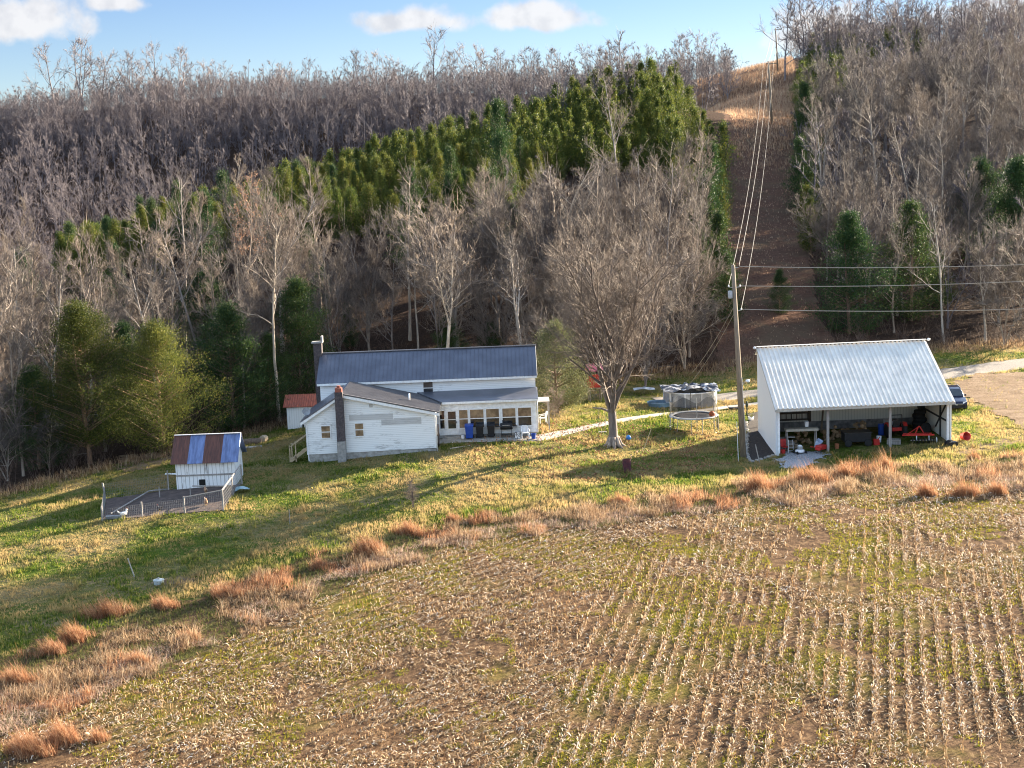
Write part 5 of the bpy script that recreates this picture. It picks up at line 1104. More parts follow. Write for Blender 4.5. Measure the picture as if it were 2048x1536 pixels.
# compact tractor and disc harrow
o = fp(29.2, 107.4); t = thing('tractor', 'small red and grey tractor parked in the right bay of the shed', 'tractor', o, PI + .1)
MB().box(-.28, .28, -1.5, -.4, .62, 1.12).build('hood', M('hood_grey', (.46, .47, .50), (.36, .37, .40), 3, .4), t, bevel=.06); MB().box(-.42, .42, -.4, .7, .5, .78).build('chassis', red, t, bevel=.04); MB().box(-.25, .25, .2, .6, .781, .92).box(-.25, .25, .56, .66, .93, 1.3).build('seat', black, t, bevel=.03)
MB().bar((-.4, .65, .7), (-.4, .65, 1.75), .06).bar((.4, .65, .7), (.4, .65, 1.75), .06).bar((-.4, .65, 1.75), (.4, .65, 1.75), .06).build('roll_bar', darkmetal, t); MB().bar((0, -.35, 1.1), (0, -.1, 1.25), .05).lathe([(.17, 1.25), (.19, 1.27), (.17, 1.29)], 14, (0, -.1, 0)).build('steering_wheel', black, t)
for s_ in (-1, 1):
    for (yy, r_, w_) in ((.45, .55, .30), (-1.2, .33, .2)):
        m1, m2 = MB(), MB(); wheel(m1, m2, ((.62 if r_ > .4 else .5) * s_, yy, r_), r_, w_); wo = m1.build('wheel', rubber, t, smooth=True); m2.build('rim', M('rim_grey', (.55, .55, .55)), wo, smooth=True)
    MB().lathe([(.02, 0), (.06, .01), (.06, .04)], 10, (.17 * s_, 1.51, .95), 'y').build('headlight', whitepl, t) if False else MB().box(.10 * s_ - .06, .10 * s_ + .06, -1.53, -1.505, .9, 1.0).build('headlight', whitepl, t)
    MB().prism([(.48 * s_, .0, .9), (.48 * s_, .25, 1.16), (.48 * s_, .7, 1.16), (.48 * s_, .95, .9)], (.28 * s_, 0, 0)).build('fender', red, t)
o = fp(30.5, 104.7); t = thing('disc_harrow', 'red disc harrow with a row of dark discs at the right front of the shed', 'farm implement', o, -.12)
fr = MB().bar((-1.35, 0, .62), (1.0, 0, .62), .10).bar((-1.2, .55, .62), (.9, .55, .62), .10).bar((-.9, 0, .62), (-.9, .6, .62), .09).bar((.6, 0, .62), (.6, .6, .62), .09).bar((-.35, .3, .66), (-.1, .3, 1.25), .07).bar((.3, .3, .66), (-.05, .3, 1.25), .07).bar((-1.0, .0, .66), (-.1, .3, 1.2), .05); fr.build('frame', red, t)
for k in range(8): MB().lathe([(.03, -.02), (.22, .02), (.235, .045), (.22, .035), (.03, .0)], 16, (-.62 + k * .22, -.12, .24), 'x', cap=False).build('disc', darkmetal, t, smooth=True)
MB().bar((-.75, -.12, .24), (1.05, -.12, .24), .045).bar((-.3, -.1, .24), (-.3, 0, .6), .05).bar((.6, -.1, .24), (.6, 0, .6), .05).build('axle', steel, t)
MB().lathe([(.02, 0), (.2, .02), (.21, .05)], 14, (1.1, -.16, .26), 'x').build('end_disc', whitepl, t, smooth=True)
def tyre(o, rot, s, lab):
    m1, m2 = MB(), MB(); wheel(m1, m2, (0, 0, 0), .5, .3, 'z'); t = thing('tyre', lab, 'tyre', o, 0, 'old tyres in the right corner of the shed'); t.rotation_euler = rot; t.scale = (s, s, s)
    m1.build('tread', rubber, t, smooth=True); m2.build('rim', M('rust_rim', (.22, .13, .09)), t, smooth=True)
for k in range(5): tyre(fp(31.7, 109.2) + Vector((.05 * (-1) ** k, .0, .17 + .31 * k)), (0, 0, k), 1.1 - .04 * k, ['bottom', 'second', 'third', 'fourth', 'top'][k] + ' tyre of the stack in the right corner of the shed')
tyre(fp(31.7, 107.4) + Vector((0, 0, .42)), (R(80), 0, .3), .85, 'tyre with a rusty rim leaning on the tyre stack in the shed')
tyre(fp(31.85, 109.3) + Vector((0, 0, 2.0)), (R(84), .0, R(60)), 1.2, 'large tyre standing on top of the tyre stack in the shed')
MB_ = MB().lathe([(.0, 0), (.26, 0), (.32, .55), (.34, .57), (.30, .57), (.24, .05), (0, .05)], 16, cap=False)
o = MB_.build('feed_tub', red, smooth=True); o.location = at(1927, 884) + Vector((0, .2, .34)); o.rotation_euler = (R(80), 0, R(15)); tag(o, 'bright red plastic tub lying on its side right of the shed', 'tub')
o = MB().box(-.45, .45, -.2, .2, 0, .28).prism([(-.45, -.2, .28), (-.1, -.2, .42), (-.1, .2, .42), (-.45, .2, .28)], (.2, 0, 0)).build('battery_box', black, bevel=.02); o.location = at(1902, 892); o.rotation_euler = (0, 0, .2); tag(o, 'black plastic box on the ground at the right shed corner', 'box')

# ------------------------------------------------------------------ beside the shed
o = at(1529, 852); t = thing('metal_rack', 'grey tubular metal rack leaning beside the white shed end wall', 'rack', o, .15)
rk = MB()
for s_ in (-1, 1): rk.tube([(.28 * s_ + .1 * s_, -.5, .04), (.30 * s_, -.25, .1), (.26 * s_, 0, .55), (.22 * s_, .45, 1.9)], .028, 6)
for k in range(6): rk.bar((-.27 + .008 * k, .02 + .07 * k, .5 + .26 * k), (.27 - .008 * k, .02 + .07 * k, .5 + .26 * k), .035)
rk.build('rack_frame', steel, t); MB().prism([(-.24, .12, .7), (.24, .12, .7), (.22, .34, 1.5), (-.22, .34, 1.5)], (0, .03, 0)).build('panel', M('grey_panel', (.30, .33, .40)), t)
o = MB().lathe([(.0, 0), (.10, 0), (.06, .15), (.05, .7), (.11, .78), (.13, 1.0), (.07, 1.12), (.09, 1.2), (0, 1.24)], 12, cap=False).build('yard_hydrant', M('dark_green_metal', (.02, .035, .03)), smooth=True); o.location = at(1494, 832); tag(o, 'dark green yard hydrant standing behind the utility pole', 'hydrant')
o = thing('flower_pot', 'white flower pot with dry plant left of the metal rack', 'plant pot', at(1502, 842)); MB().lathe([(0, 0), (.17, 0), (.24, .36), (.21, .36), (.16, .05), (0, .05)], 14, cap=False).build('pot', whitepl, o, smooth=True)
v, f = blades('p', np.zeros((1, 3)) + [0, 0, .2], .5, .03, .8, None, 2, per=50, spread=.08); pl_ = npobj('plant', v, f, olive_mat); pl_.parent = o
o = MB().box(-.5, .5, -.25, .25, .05, .16).prism([(-.5, -.25, .05), (-.5, .25, .05), (-.7, .2, .35), (-.7, -.2, .35)], (.05, 0, 0)).build('garden_sled', darkmetal); o.location = at(1470, 818); tag(o, 'dark flat sled lying on the path behind the utility pole', 'sled')
edge = gp((1492, 845), (1495, 870), (1493, 895), (1494, 912), (1502, 926), (1525, 920), (1550, 911)); es = np.array(edge); sp = np.r_[0, np.cumsum(np.hypot(*np.diff(es, axis=0).T))]; proto_s = None
for k in range(30):
    s_ = sp[-1] * (k + .5) / 30; xx, yy = np.interp(s_, sp, es[:, 0]), np.interp(s_, sp, es[:, 1])
    if proto_s is None: proto_s = MB().lathe([(0, -.05), (.14, -.03), (.17, .06), (.11, .14), (0, .16)], 7, cap=False).build('edging_stone', M('edge_stone', (.36, .33, .29), (.2, .18, .16), 5, .9, bmp=.4)); o = proto_s
    else: o = proto_s.copy(); COL.objects.link(o)
    o.location = (xx, yy, h1(xx, yy)); o.rotation_euler = (0, 0, k * 1.9); o.scale = (1 + .4 * math.sin(k * 3), 1 + .3 * math.cos(k * 5), 1); tag(o, 'rough grey stone edging the dark mulch bed beside the shed', 'stone', 'stones edging the mulch bed')
def stake(p, top, w, mat, name, lab, catg): 
    o = MB().bar((0, 0, -.15), top, w).build(name, mat); o.location = p; return tag(o, lab, catg)
stake(at(1521, 930), (-.35, 0, 1.5), .07, greywood, 'wooden_stake', 'grey wooden stake leaning at the front of the mulch bed', 'stake')
stake(at(1477, 925), (-.08, 0, 3.0), .035, whitepl, 'marker_pole', 'thin white marker pole on the shaded lawn left of the shed', 'pole')
stake(at(1285, 902), (.75, .6, 1.5), .04, M('new_timber', (.46, .36, .22)), 'leaning_stick', 'pale stick leaning in the lawn right of the big tree', 'stick')
stake(at(270, 1153), (-.35, 0, 1.15), .06, steel, 'metal_post', 'leaning grey metal post on the open grass near the well cap', 'post')
stake(at(580, 1048), (0, 0, .95), .045, greywood, 'wooden_stake', 'thin upright stake alone on the sunny lawn right of the pen', 'stake')
stake(at(827, 1018), (-.02, 0, 1.15), .08, M('dark_wood', (.11, .08, .065)), 'sapling_post', 'dark post supporting the tiny sapling on the lawn', 'post')
stake(at(1352, 858), (0, 0, .9), .03, greywood, 'thin_stake', 'thin stake by the footpath left of the trampoline', 'stake') if False else None
o = thing('well_cap', 'round grey well cap on the grass near the field edge', 'well cap', at(318, 1168)); MB().lathe([(.0, -.1), (.30, -.1), (.30, .18), (.33, .19), (.33, .24), (.05, .30), (0, .30)], 18, cap=False).build('casing', M('cap_grey', (.42, .46, .46), (.3, .33, .33), 4, .6), o, smooth=False)
MB().lathe([(.06, .29), (.06, .36), (0, .36)], 10, cap=False).build('vent_cap', steel, o)
patch('well_pad', gp((298, 1172), (330, 1176), (385, 1166), (390, 1156), (335, 1158)), dirt, .04, ragged=.3)
o = thing('burn_barrel', 'rusty dark red barrel standing on the shaded lawn', 'barrel', at(1254, 945)); MB().lathe([(0, 0), (.30, 0), (.31, .02), (.30, .04), (.30, .30), (.315, .32), (.30, .34), (.30, .60), (.315, .62), (.30, .64), (.30, .9), (.31, .92), (.28, .92), (.28, .1), (0, .1)], 18, cap=False).build('drum', M('barrel_rust', (.10, .028, .035), (.045, .018, .024), 4, .8), o, smooth=False)
o = MB().lathe([(.0, 0)] + [(.21 * math.sin(PI * k / 10), .21 - .21 * math.cos(PI * k / 10)) for k in range(1, 10)] + [(0, .42)], 16, cap=False).build('play_ball', M('ball_blue', (.03, .22, .60), (.02, .15, .45), 3, .35), smooth=True); o.location = at(1257, 881); tag(o, 'bright blue ball on the grass right of the big tree trunk', 'ball')

# ------------------------------------------------------------------ utility poles and wires
polewood = M('pole_wood', (.30, .235, .165), (.17, .13, .095), 3, .85, sc3=(4, 4, .4))
def upole(base, top, r0, r1, lab, detail):
    t = thing('utility_pole', lab, 'utility pole', base, 0, 'utility poles of the power line'); top = top - base
    MB().tube([(0, 0, -.5), top * .5, top], [r0, (r0 + r1) / 2, r1], 12).build('shaft', polewood, t, smooth=True)
    return t, base + top
pb = Vector((17.07, 104, h1(17.07, 104))); ptop = P(1466, 530, 104)
up, pt = upole(pb, ptop, .24, .14, 'tall leaning wooden utility pole on the lawn beside the shed', True)
dp = ptop - pb
for k, (tt, s_) in enumerate(((.985, 1), (.885, -1), (.885, 1), (.765, 1))):
    c = dp * tt; MB().bar(c + Vector((.1 * s_, -.05, 0)), c + Vector((.42 * s_, -.05, .05)), .04).build('bracket', steel, up)
    MB().lathe([(.03, -.06), (.07, -.03), (.04, 0), (.07, .03), (.04, .06), (.03, .1)], 10, tuple(c + Vector((.42 * s_, -.05, .1)))).build('insulator', whitepl if k else darkmetal, up, smooth=True)
MB().lathe([(.0, -.3), (.15, -.28), (.17, -.2), (.17, .22), (.13, .28), (0, .3)], 14, tuple(dp * .85 + Vector((-.34, -.1, 0))), cap=False).build('transformer', M('grey_enamel', (.45, .46, .47)), up, smooth=True)
MB().tube([dp * .02 + Vector((.22, -.1, 0)), dp * .42 + Vector((.17, -.1, 0))], .035, 6).build('conduit', steel, up)
lt = MB().tube([dp * .40 + Vector((.15, -.05, -.6)), dp * .40 + Vector((.28, -.2, -.1)), dp * .40 + Vector((.5, -.35, .08))], .025, 6).build('lamp_arm', steel, up)
MB().lathe([(.0, .10), (.14, .08), (.17, -.03), (.12, -.10), (0, -.11)], 12, tuple(dp * .40 + Vector((.55, -.38, .05))), cap=False).build('lamp_head', whitepl, lt, smooth=True)
b2 = at(1544, 246); t2 = P(1537, 122, b2.y); up2, pt2 = upole(b2, t2, .22, .13, 'wooden utility pole halfway up the power line clearing', False)
b3 = at(1556, 147); t3 = P(1551, 56, b3.y); up3, pt3 = upole(b3, t3, .22, .13, 'distant wooden utility pole on the hilltop skyline', False)
for u_, b_, t_ in ((up2, b2, t2), (up3, b3, t3)):
    c = t_ - b_; MB().box(-.9, .9, -.06, .06, c.z - .5, c.z - .36).build('crossarm', polewood, u_)
wire_m = M('wire_metal', (.42, .37, .30), (.32, .28, .23), 4, .5, .2)
def wire(a_, b_, sag, lab, r=.022, n=22, grp='wires of the power line'):
    o = Vector(a_); pts = [Vector(a_) + (Vector(b_) - Vector(a_)) * (k / n) - Vector((0, 0, sag * 4 * (k / n) * (1 - k / n))) - o for k in range(n + 1)]
    w_ = MB().tube(pts, r, 5).build('power_wire', wire_m); w_.location = o; tag(w_, lab, 'wire', grp)
w0 = [pb + dp * tt + Vector((.42 * s_, 0, .12)) for tt, s_ in ((.985, 1), (.885, -1), (.765, 1))]
for k, (q, dx) in enumerate(zip(w0, (0, -.85, .85))):
    nm_ = ['top', 'left', 'lower right'][k]; q2 = pt2 + Vector((dx, 0, -.3 if dx else .05)); q3 = pt3 + Vector((dx, 0, -.3 if dx else .05))
    wire(q, q2, 2.6 + k * .5, nm_ + ' wire climbing the clearing from the near pole to the middle pole', .015); wire(q2, q3, 1.2, nm_ + ' wire on the hilltop between the middle pole and the far pole', .018)
for k, (py, q) in enumerate(((522, .985), (553, .885), (612, .765))):
    wire(pb + dp * q + Vector((.42, 0, .1)), P(2300, py - 6, 109), .35, ['upper', 'middle', 'lower'][k] + ' wire running right from the near pole past the shed', .026)
wire(pb + dp * .80, P(1385, 745, 118), .3, 'upper service wire slanting down left from the near pole', .018); wire(pb + dp * .765, P(1360, 790, 124), .5, 'lower service wire slanting down left from the near pole', .018)

# ------------------------------------------------------------------ trampoline, pool, play set, swing
tc_ = Vector((14.45, 112.2, h1(14.45, 112.2))); t = thing('trampoline', 'round trampoline with dark safety net on the sunny lawn', 'trampoline', tc_)
RT, ZT = 1.93, 1.12
ring = [(RT * math.cos(2 * PI * k / 36), RT * math.sin(2 * PI * k / 36), ZT) for k in range(36)]
MB().tube(ring, .045, 6, closed=True).build('frame', steel, t, smooth=True)
MB().lathe([(RT - .33, ZT + .03), (RT - .30, ZT + .06), (RT + .03, ZT + .06), (RT + .05, ZT + .02), (RT + .02, ZT - .01), (RT - .31, ZT + .0), (RT - .33, ZT + .03)], 36, cap=False).build('pad', M('pad_white', (.50, .50, .50), (.34, .34, .33), 3, .5), t, smooth=True)
MB().lathe([(0, ZT - .10), (RT * .5, ZT - .08), (RT - .32, ZT), (RT - .32, ZT + .012), (RT * .5, ZT - .065), (0, ZT - .085)], 36, cap=False).build('mat', M('mat_black', (.05, .045, .045), (.035, .032, .032), 3, .7), t, smooth=True)
net_m, nt, b = nm('net_mesh'); b.inputs['Base Color'].default_value = (.02, .02, .022, 1); b.inputs['Roughness'].default_value = .8
tr_ = nt.nodes.new('ShaderNodeBsdfTransparent'); ms = nt.nodes.new('ShaderNodeMixShader'); ms.inputs[0].default_value = .42; nt.links.new(tr_.outputs[0], ms.inputs[1]); nt.links.new(b.outputs[0], ms.inputs[2]); nt.links.new(ms.outputs[0], nt.nodes['Material Output'].inputs['Surface'])
for k in range(6):
    a = 2 * PI * (k + .5) / 6; c, s_ = math.cos(a), math.sin(a); x_, y_ = RT * c, RT * s_
    zl_ = h1(tc_.x + x_, tc_.y + y_) - tc_.z; d = Vector((-s_, c, 0)) * .45
    MB().tube([Vector((x_, y_, ZT)) + d, Vector((x_ * 1.02, y_ * 1.02, zl_)) + d * .9, Vector((x_ * 1.02, y_ * 1.02, zl_)) - d * .9, Vector((x_, y_, ZT)) - d], .025, 6).build('leg', steel, t)
    bend_ = .25 if k in (1, 5) else 0
    MB().tube([(x_ * 1.05, y_ * 1.05, zl_ + .3), (x_ * 1.05, y_ * 1.05, ZT + .8), (x_ * (1.05 - bend_), y_ * (1.05 - bend_), ZT + 1.75)], .028, 6).build('net_pole', darkmetal if k % 2 else steel, t)
def netz(a): return ZT + 1.25 + .42 * math.cos(a * 6 + .0) * .5 - (.35 if 1.5 < a % (2 * PI) < 3.6 else 0)
nb_ = MB(); n_ = 60; vs = []
for k in range(n_):
    a = 2 * PI * k / n_; r_ = RT * (.99 + .03 * math.sin(a * 7))
    for j in range(5): z_ = ZT + .07 + (netz(a) + .2 - ZT) * j / 4; vs.append((r_ * (1 - .05 * (j in (1, 2, 3))) * math.cos(a), r_ * (1 - .05 * (j in (1, 2, 3))) * math.sin(a), z_))
nb_.add(vs, [(k * 5 + j, ((k + 1) % n_) * 5 + j, ((k + 1) % n_) * 5 + j + 1, k * 5 + j + 1) for k in range(n_) for j in range(4)]).build('net', net_m, t, smooth=True)
o = MB().lathe([(0, 0)] + [(.24 * math.sin(PI * k / 10), .24 - .24 * math.cos(PI * k / 10)) for k in range(1, 10)] + [(0, .48)], 16, cap=False).build('play_ball', M('ball_orange', (.75, .17, .03), (.6, .12, .02), 3, .4), smooth=True); o.location = tc_ + Vector((1.35, -.9, ZT - .02)); tag(o, 'bright orange ball lying on the trampoline edge', 'ball')
# above ground pool with a torn cover
po = Vector((15.6, 123.2, h1(15.6, 123.2))); t = thing('swimming_pool', 'round above ground pool with pale wall and a torn sagging cover behind the trampoline', 'pool', po)
MB().lathe([(2.3, -.1), (2.3, 1.2), (2.26, 1.2), (2.26, -.1)], 32, cap=False).build('pool_wall', M('pool_wall_grey', (.40, .40, .40), (.26, .26, .27), 2, .6), t); MB().lathe([(2.36, 1.18), (2.36, 1.25), (2.16, 1.25), (2.16, 1.18)], 32, cap=False).build('rim', whitepl, t)
ps = MB()
for k in range(10): a = 2 * PI * k / 10; ps.bar((2.34 * math.cos(a), 2.34 * math.sin(a), -.1), (2.34 * math.cos(a), 2.34 * math.sin(a), 1.19), .07)
ps.build('upright', whitepl, t)
def cloth(name, x0, x1, y0, y1, fz_, mat, parent=None, n=26):
    V_ = []; 
    for j in range(n + 1):
        for i in range(n + 1): xx = x0 + (x1 - x0) * i / n; yy = y0 + (y1 - y0) * j / n; V_.append((xx, yy, fz_(xx, yy)))
    m = MB(); nn = n + 1; top = V_; bot = [(a_, b_, c_ - .015) for a_, b_, c_ in V_]
    fs = [(j * nn + i, j * nn + i + 1, (j + 1) * nn + i + 1, (j + 1) * nn + i) for j in range(n) for i in range(n)]; m.add(top, fs).add(bot, [q[::-1] for q in fs]); return m.build(name, mat, parent, smooth=True)
nzv = lambda x, y, s, k: float(vn(np.array([x]), np.array([y]), s, k)[0])
cv = cloth('pool_cover', -2.5, 2.4, -2.0, 1.9, lambda x, y: 1.26 + .62 * max(0, nzv(x, y, .8, 61) - .35) * (1 if x > -.8 else .4) + .25 * nzv(x, y, .3, 62), M('cover_dark_white', (.42, .42, .43), (.04, .045, .06), 1.5, .5, lo=.50, hi=.56), t)
o = cloth('white_tarp', -.95, .95, -.6, .6, lambda x, y: .55 + .18 * nzv(x, y, .4, 63) - .12 * abs(x), M('tarp_white', (.72, .72, .70), (.3, .3, .29), 2.2, .6), None, 14); o.location = on(1288, 128, 0); tag(o, 'crumpled whitish tarp left of the pool', 'tarp')
o = thing('wading_pool', 'small blue grey wading pool on the grass left of the big pool', 'wading pool', on(1318, 122, 0)); MB().lathe([(0, .04), (.85, .04), (.95, .36), (1.02, .38), (1.0, .0), (0, 0)], 24, cap=False).build('basin', M('grey_blue', (.12, .20, .27), (.08, .13, .18), 3, .5), o, smooth=False); MB().lathe([(.95, .361), (1.04, .40), (1.06, .37)], 24, cap=False).build('rim', M('grey_blue_light', (.25, .34, .42)), o)
# red play tower
o = on(1190, 124, 0); t = thing('play_tower', 'red play tower with a pinkish roof half hidden behind the big tree', 'play tower', o, .1)
for a_, b_ in ((-.5, -.5), (.5, -.5), (-.5, .5), (.5, .5)): MB().box(a_ - .05, a_ + .05, b_ - .05, b_ + .05, 0, 2.9).build('post', wood, t)
MB().box(-.55, .55, -.55, .55, 1.2, 1.28).build('deck', wood, t); pa = MB().box(-.55, .55, -.60, -.56, 1.29, 2.45).box(-.60, -.56, -.55, .55, 1.29, 1.95).box(.56, .60, -.55, .55, 1.29, 1.95); pa.build('panel', red, t)
MB().prism([(-.72, -.75, 2.75), (-.72, .75, 2.75), (-.72, 0, 3.35)], (1.44, 0, 0)).build('roof', M('faded_pink_red', (.62, .16, .18), (.5, .1, .12), 2, .5), t)
MB().prism([(.56, -.3, 1.26), (.56, .3, 1.26), (2.2, .3, .15), (2.2, -.3, .15)], (0, 0, .08)).build('slide', red, t)
# rope swing under the tree limb
sw = at(1206, 876); t = thing('rope_swing', 'rope swing hanging from the left limb of the big lawn tree', 'swing', sw); q = Vector((-.3, 0, 2.35)); 
MB().bar((-.30, 0, .5), (-.26, 0, 2.3), .025).build('rope', greywood, t); MB().bar((.25, 0, .5), (.2, 0, 2.3), .025).build('rope', greywood, t); MB().box(-.34, .3, -.11, .11, .46, .5).build('seat', greywood, t)
MB().tube([(-.75, .0, 2.42), (0, 0, 2.32), (.55, .1, 2.05), (1.05, .3, 1.9)], [.05, .08, .10, .12], 7).build('swing_limb', bark, t, smooth=True)

# ------------------------------------------------------------------ things on the porch slab
patch('patio', [(-5.6, 107.35), (2.1, 107.5), (2.1, 108.75), (-5.6, 108.75)], concrete, .06, ragged=.05)
def pq(c, y): x_ = P(850 + c / 6.827, 870, y).x; return Vector((x_, y, h1(x_, y) + .07))
def wheelie(o, mat, lab, s=1.0, rz=0):
    t = thing('wheelie_bin', lab, 'bin', o, rz); t.scale = (s, s, s)
    MB().prism([(-.24, -.26, .08), (.24, -.26, .08), (.29, -.34, .95), (-.29, -.34, .95)], (0, .02, 0)).prism([(-.24, -.24, .08), (.24, -.24, .08), (.24, .22, .08), (-.24, .22, .08)], (0, 0, .03)).add([(-.24, -.26, .08), (.24, -.26, .08), (.24, .24, .08), (-.24, .24, .08), (-.29, -.335, .95), (.29, -.335, .95), (.29, .33, .95), (-.29, .33, .95)], [(0, 4, 5, 1)[::-1], (1, 5, 6, 2)[::-1], (2, 6, 7, 3)[::-1], (3, 7, 4, 0)[::-1], (4, 7, 6, 5)[::-1], (0, 1, 2, 3)[::-1]]).build('bin_body', mat, t)
    MB().prism([(-.31, -.36, .951), (-.31, .36, .951), (-.31, .34, 1.05), (-.31, -.30, 1.02)], (.62, 0, 0)).build('lid', mat, t); MB().bar((-.25, .38, .93), (.25, .38, .93), .035).build('handle', mat, t)
    for s_ in (-1, 1):
        a_, b_ = MB(), MB(); wheel(a_, b_, (.27 * s_, .24, .11), .11, .05); w_ = a_.build('wheel', rubber, t, smooth=True); b_.build('rim', darkmetal, w_, smooth=True)
wheelie(pq(607, 108.0), blue, 'blue wheeled bin on the porch slab beside the porch door', 1.08); wheelie(pq(750, 108.2), black, 'black wheeled bin next to the blue bin', 1.0); wheelie(pq(905, 108.3), black, 'black wheeled bin next to the grill', 1.0)
o = pq(1115, 108.2); t = thing('barbecue_grill', 'black barrel barbecue grill with side shelf on the porch slab', 'grill', o)
MB().lathe([(0, -.48), (.24, -.48), (.27, -.4), (.27, .4), (.24, .48), (0, .48)], 16, (0, 0, .85), 'x', cap=False).build('barrel', black, t, smooth=False); MB().box(-.85, -.5, -.2, .2, .84, .87).box(.5, .85, -.2, .2, .84, .87).build('side_shelf', black, t); MB().bar((-.3, -.3, .98), (.3, -.3, .98), .03).build('handle', steel, t)
for a_, b_ in ((-.4, -.2), (.4, -.2), (-.4, .2), (.4, .2)): MB().bar((a_, b_, 0), (a_, b_, .64), .035).build('leg', darkmetal, t)
MB().box(-.42, .42, -.2, .2, .2, .23).build('lower_shelf', darkmetal, t); MB().tube([(-.25, 0, 1.1), (-.25, 0, 1.35)], .05, 8).build('chimney', black, t)
o = MB().box(-.2, .2, -.16, .16, 0, .52).build('patterned_box', M('pattern_box', (.66, .66, .66), (.12, .12, .13), 9, .6, lo=.47, hi=.53), bevel=.01); o.location = pq(1266, 107.85); tag(o, 'black and white patterned box between the grill and the white chair', 'box')
def plchair(o, rz, lab):
    t = thing('plastic_chair', lab, 'chair', o, rz, 'white plastic garden chairs')
    MB().box(-.25, .25, -.24, .22, .40, .44).build('seat', whitepl, t, bevel=.012); bk = MB()
    for k in range(5): bk.prism([(-.23 + k * .1, .22, .44), (-.17 + k * .1, .22, .44), (-.17 + k * .1, .32, .86), (-.23 + k * .1, .32, .86)], (0, .025, 0))
    bk.tube([(-.25, .22, .44), (-.27, .33, .84), (-.15, .35, .92), (.15, .35, .92), (.27, .33, .84), (.25, .22, .44)], .028, 6); bk.build('backrest', whitepl, t)
    for s_ in (-1, 1):
        MB().tube([(.27 * s_, .29, .68), (.30 * s_, 0, .66), (.29 * s_, -.25, .64), (.27 * s_, -.27, .42)], .03, 6).build('armrest', whitepl, t, smooth=True)
        MB().tube([(.27 * s_, -.26, .44), (.30 * s_, -.29, 0)], [.04, .028], 6).build('leg', whitepl, t); MB().tube([(.25 * s_, .22, .44), (.28 * s_, .28, 0)], [.04, .028], 6).build('leg', whitepl, t)
    return t
plchair(pq(1368, 107.95), .12, 'white plastic garden chair on the porch slab'); plchair(Vector((2.35, 111.3, h1(2.35, 111.3) + .35)), -1.4, 'white plastic chair under the lean-to at the end of the house')
o = MB().lathe([(0, 0), (.15, 0), (.18, .38), (.19, .40), (.17, .40), (.14, .03), (0, .03)], 16, cap=False).build('bucket', blue, smooth=False); o.location = pq(1480, 107.8); tag(o, 'small blue bucket beside the white plastic chair', 'bucket')
o = MB().lathe([(0, 0), (.10, .02), (.15, .14), (.12, .26), (.14, .30), (0, .31)], 12, cap=False).build('flower_pot', whitepl, smooth=True); o.location = pq(515, 107.95); tag(o, 'little white pot on the slab left of the blue bin', 'plant pot')
o = pq(195, 106.6); o.z = h1(o.x, 106.6); t = thing('wheel', 'dark spoked wagon wheel standing against the side of the wing', 'wheel', o + Vector((-.06, 0, .84)), R(4))
MB().tube([(0, .80 * math.cos(2 * PI * k / 28), .80 * math.sin(2 * PI * k / 28)) for k in range(28)], .05, 6, closed=True).build('rim', M('dark_wood', (.11, .08, .065)), t, smooth=True); MB().lathe([(.0, -.1), (.10, -.09), (.10, .09), (0, .1)], 12, axis='x', cap=False).build('hub', M('dark_wood', (.11, .08, .065)), t)
for k in range(12): a = 2 * PI * k / 12; MB().bar((0, .09 * math.cos(a), .09 * math.sin(a)), (0, .78 * math.cos(a), .78 * math.sin(a)), .035).build('spoke', greywood, t)
o = MB().tube([(0, 0, .03), (.6, .15, .08), (1.1, .5, .06), (1.5, .6, .1)], [.05, .05, .045, .03], 6).build('fallen_branch', pale_bark); o.location = at(900, 899); tag(o, 'pale fallen branch on the grass by the right corner of the wing', 'branch')

# ------------------------------------------------------------------ by the coop
for k, (px, py, L_, r_, rz, lb) in enumerate(((505, 889, 1.5, .27, .1, 'thick cut log on the grass behind the coop'), (528, 884, .5, .3, 1.2, 'short pale log end right of the thick log'), (500, 898, 1.9, .10, .25, 'thin pale log in front of the thick log'))):
    o = MB().lathe([(0, -L_ / 2), (r_ * .95, -L_ / 2), (r_, 0), (r_ * .95, L_ / 2), (0, L_ / 2)], 12, axis='x', cap=False).build('log', [wd[1], M('pale_log', (.52, .42, .30), (.36, .27, .18), 5, .8), pale_bark][k], smooth=False); o.location = at(px, py) + Vector((0, 0, r_ * .8)); o.rotation_euler = (0, 0, rz); tag(o, lb, 'log')
o = cloth('blue_tarp', -.5, .5, -.4, .4, lambda x, y: .12 + .3 * nzv(x, y, .3, 71) - .3 * (x * x + y * y), M('tarp_teal', (.35, .48, .50), (.16, .24, .26), 3, .5), None, 12); o.location = at(485, 984); tag(o, 'crumpled pale teal tarp at the right corner of the coop', 'tarp')
o = MB().box(-.5, .5, -.12, .12, .0, .06).build('board', trim_w); o.location = at(344, 952) + Vector((0, 0, .1)); o.rotation_euler = (.1, .05, .1); tag(o, 'white board lying left of the coop', 'board')
t = thing('feed_trough', 'long grey feed trough in the left end of the pen', 'trough', at(230, 1038)); MB().prism([(-.6, -.18, .22), (-.6, .18, .22), (-.6, .10, .02), (-.6, -.10, .02)], (1.05, 0, 0)).build('trough', M('trough_grey', (.36, .36, .36), (.25, .25, .25), 3, .6), t)
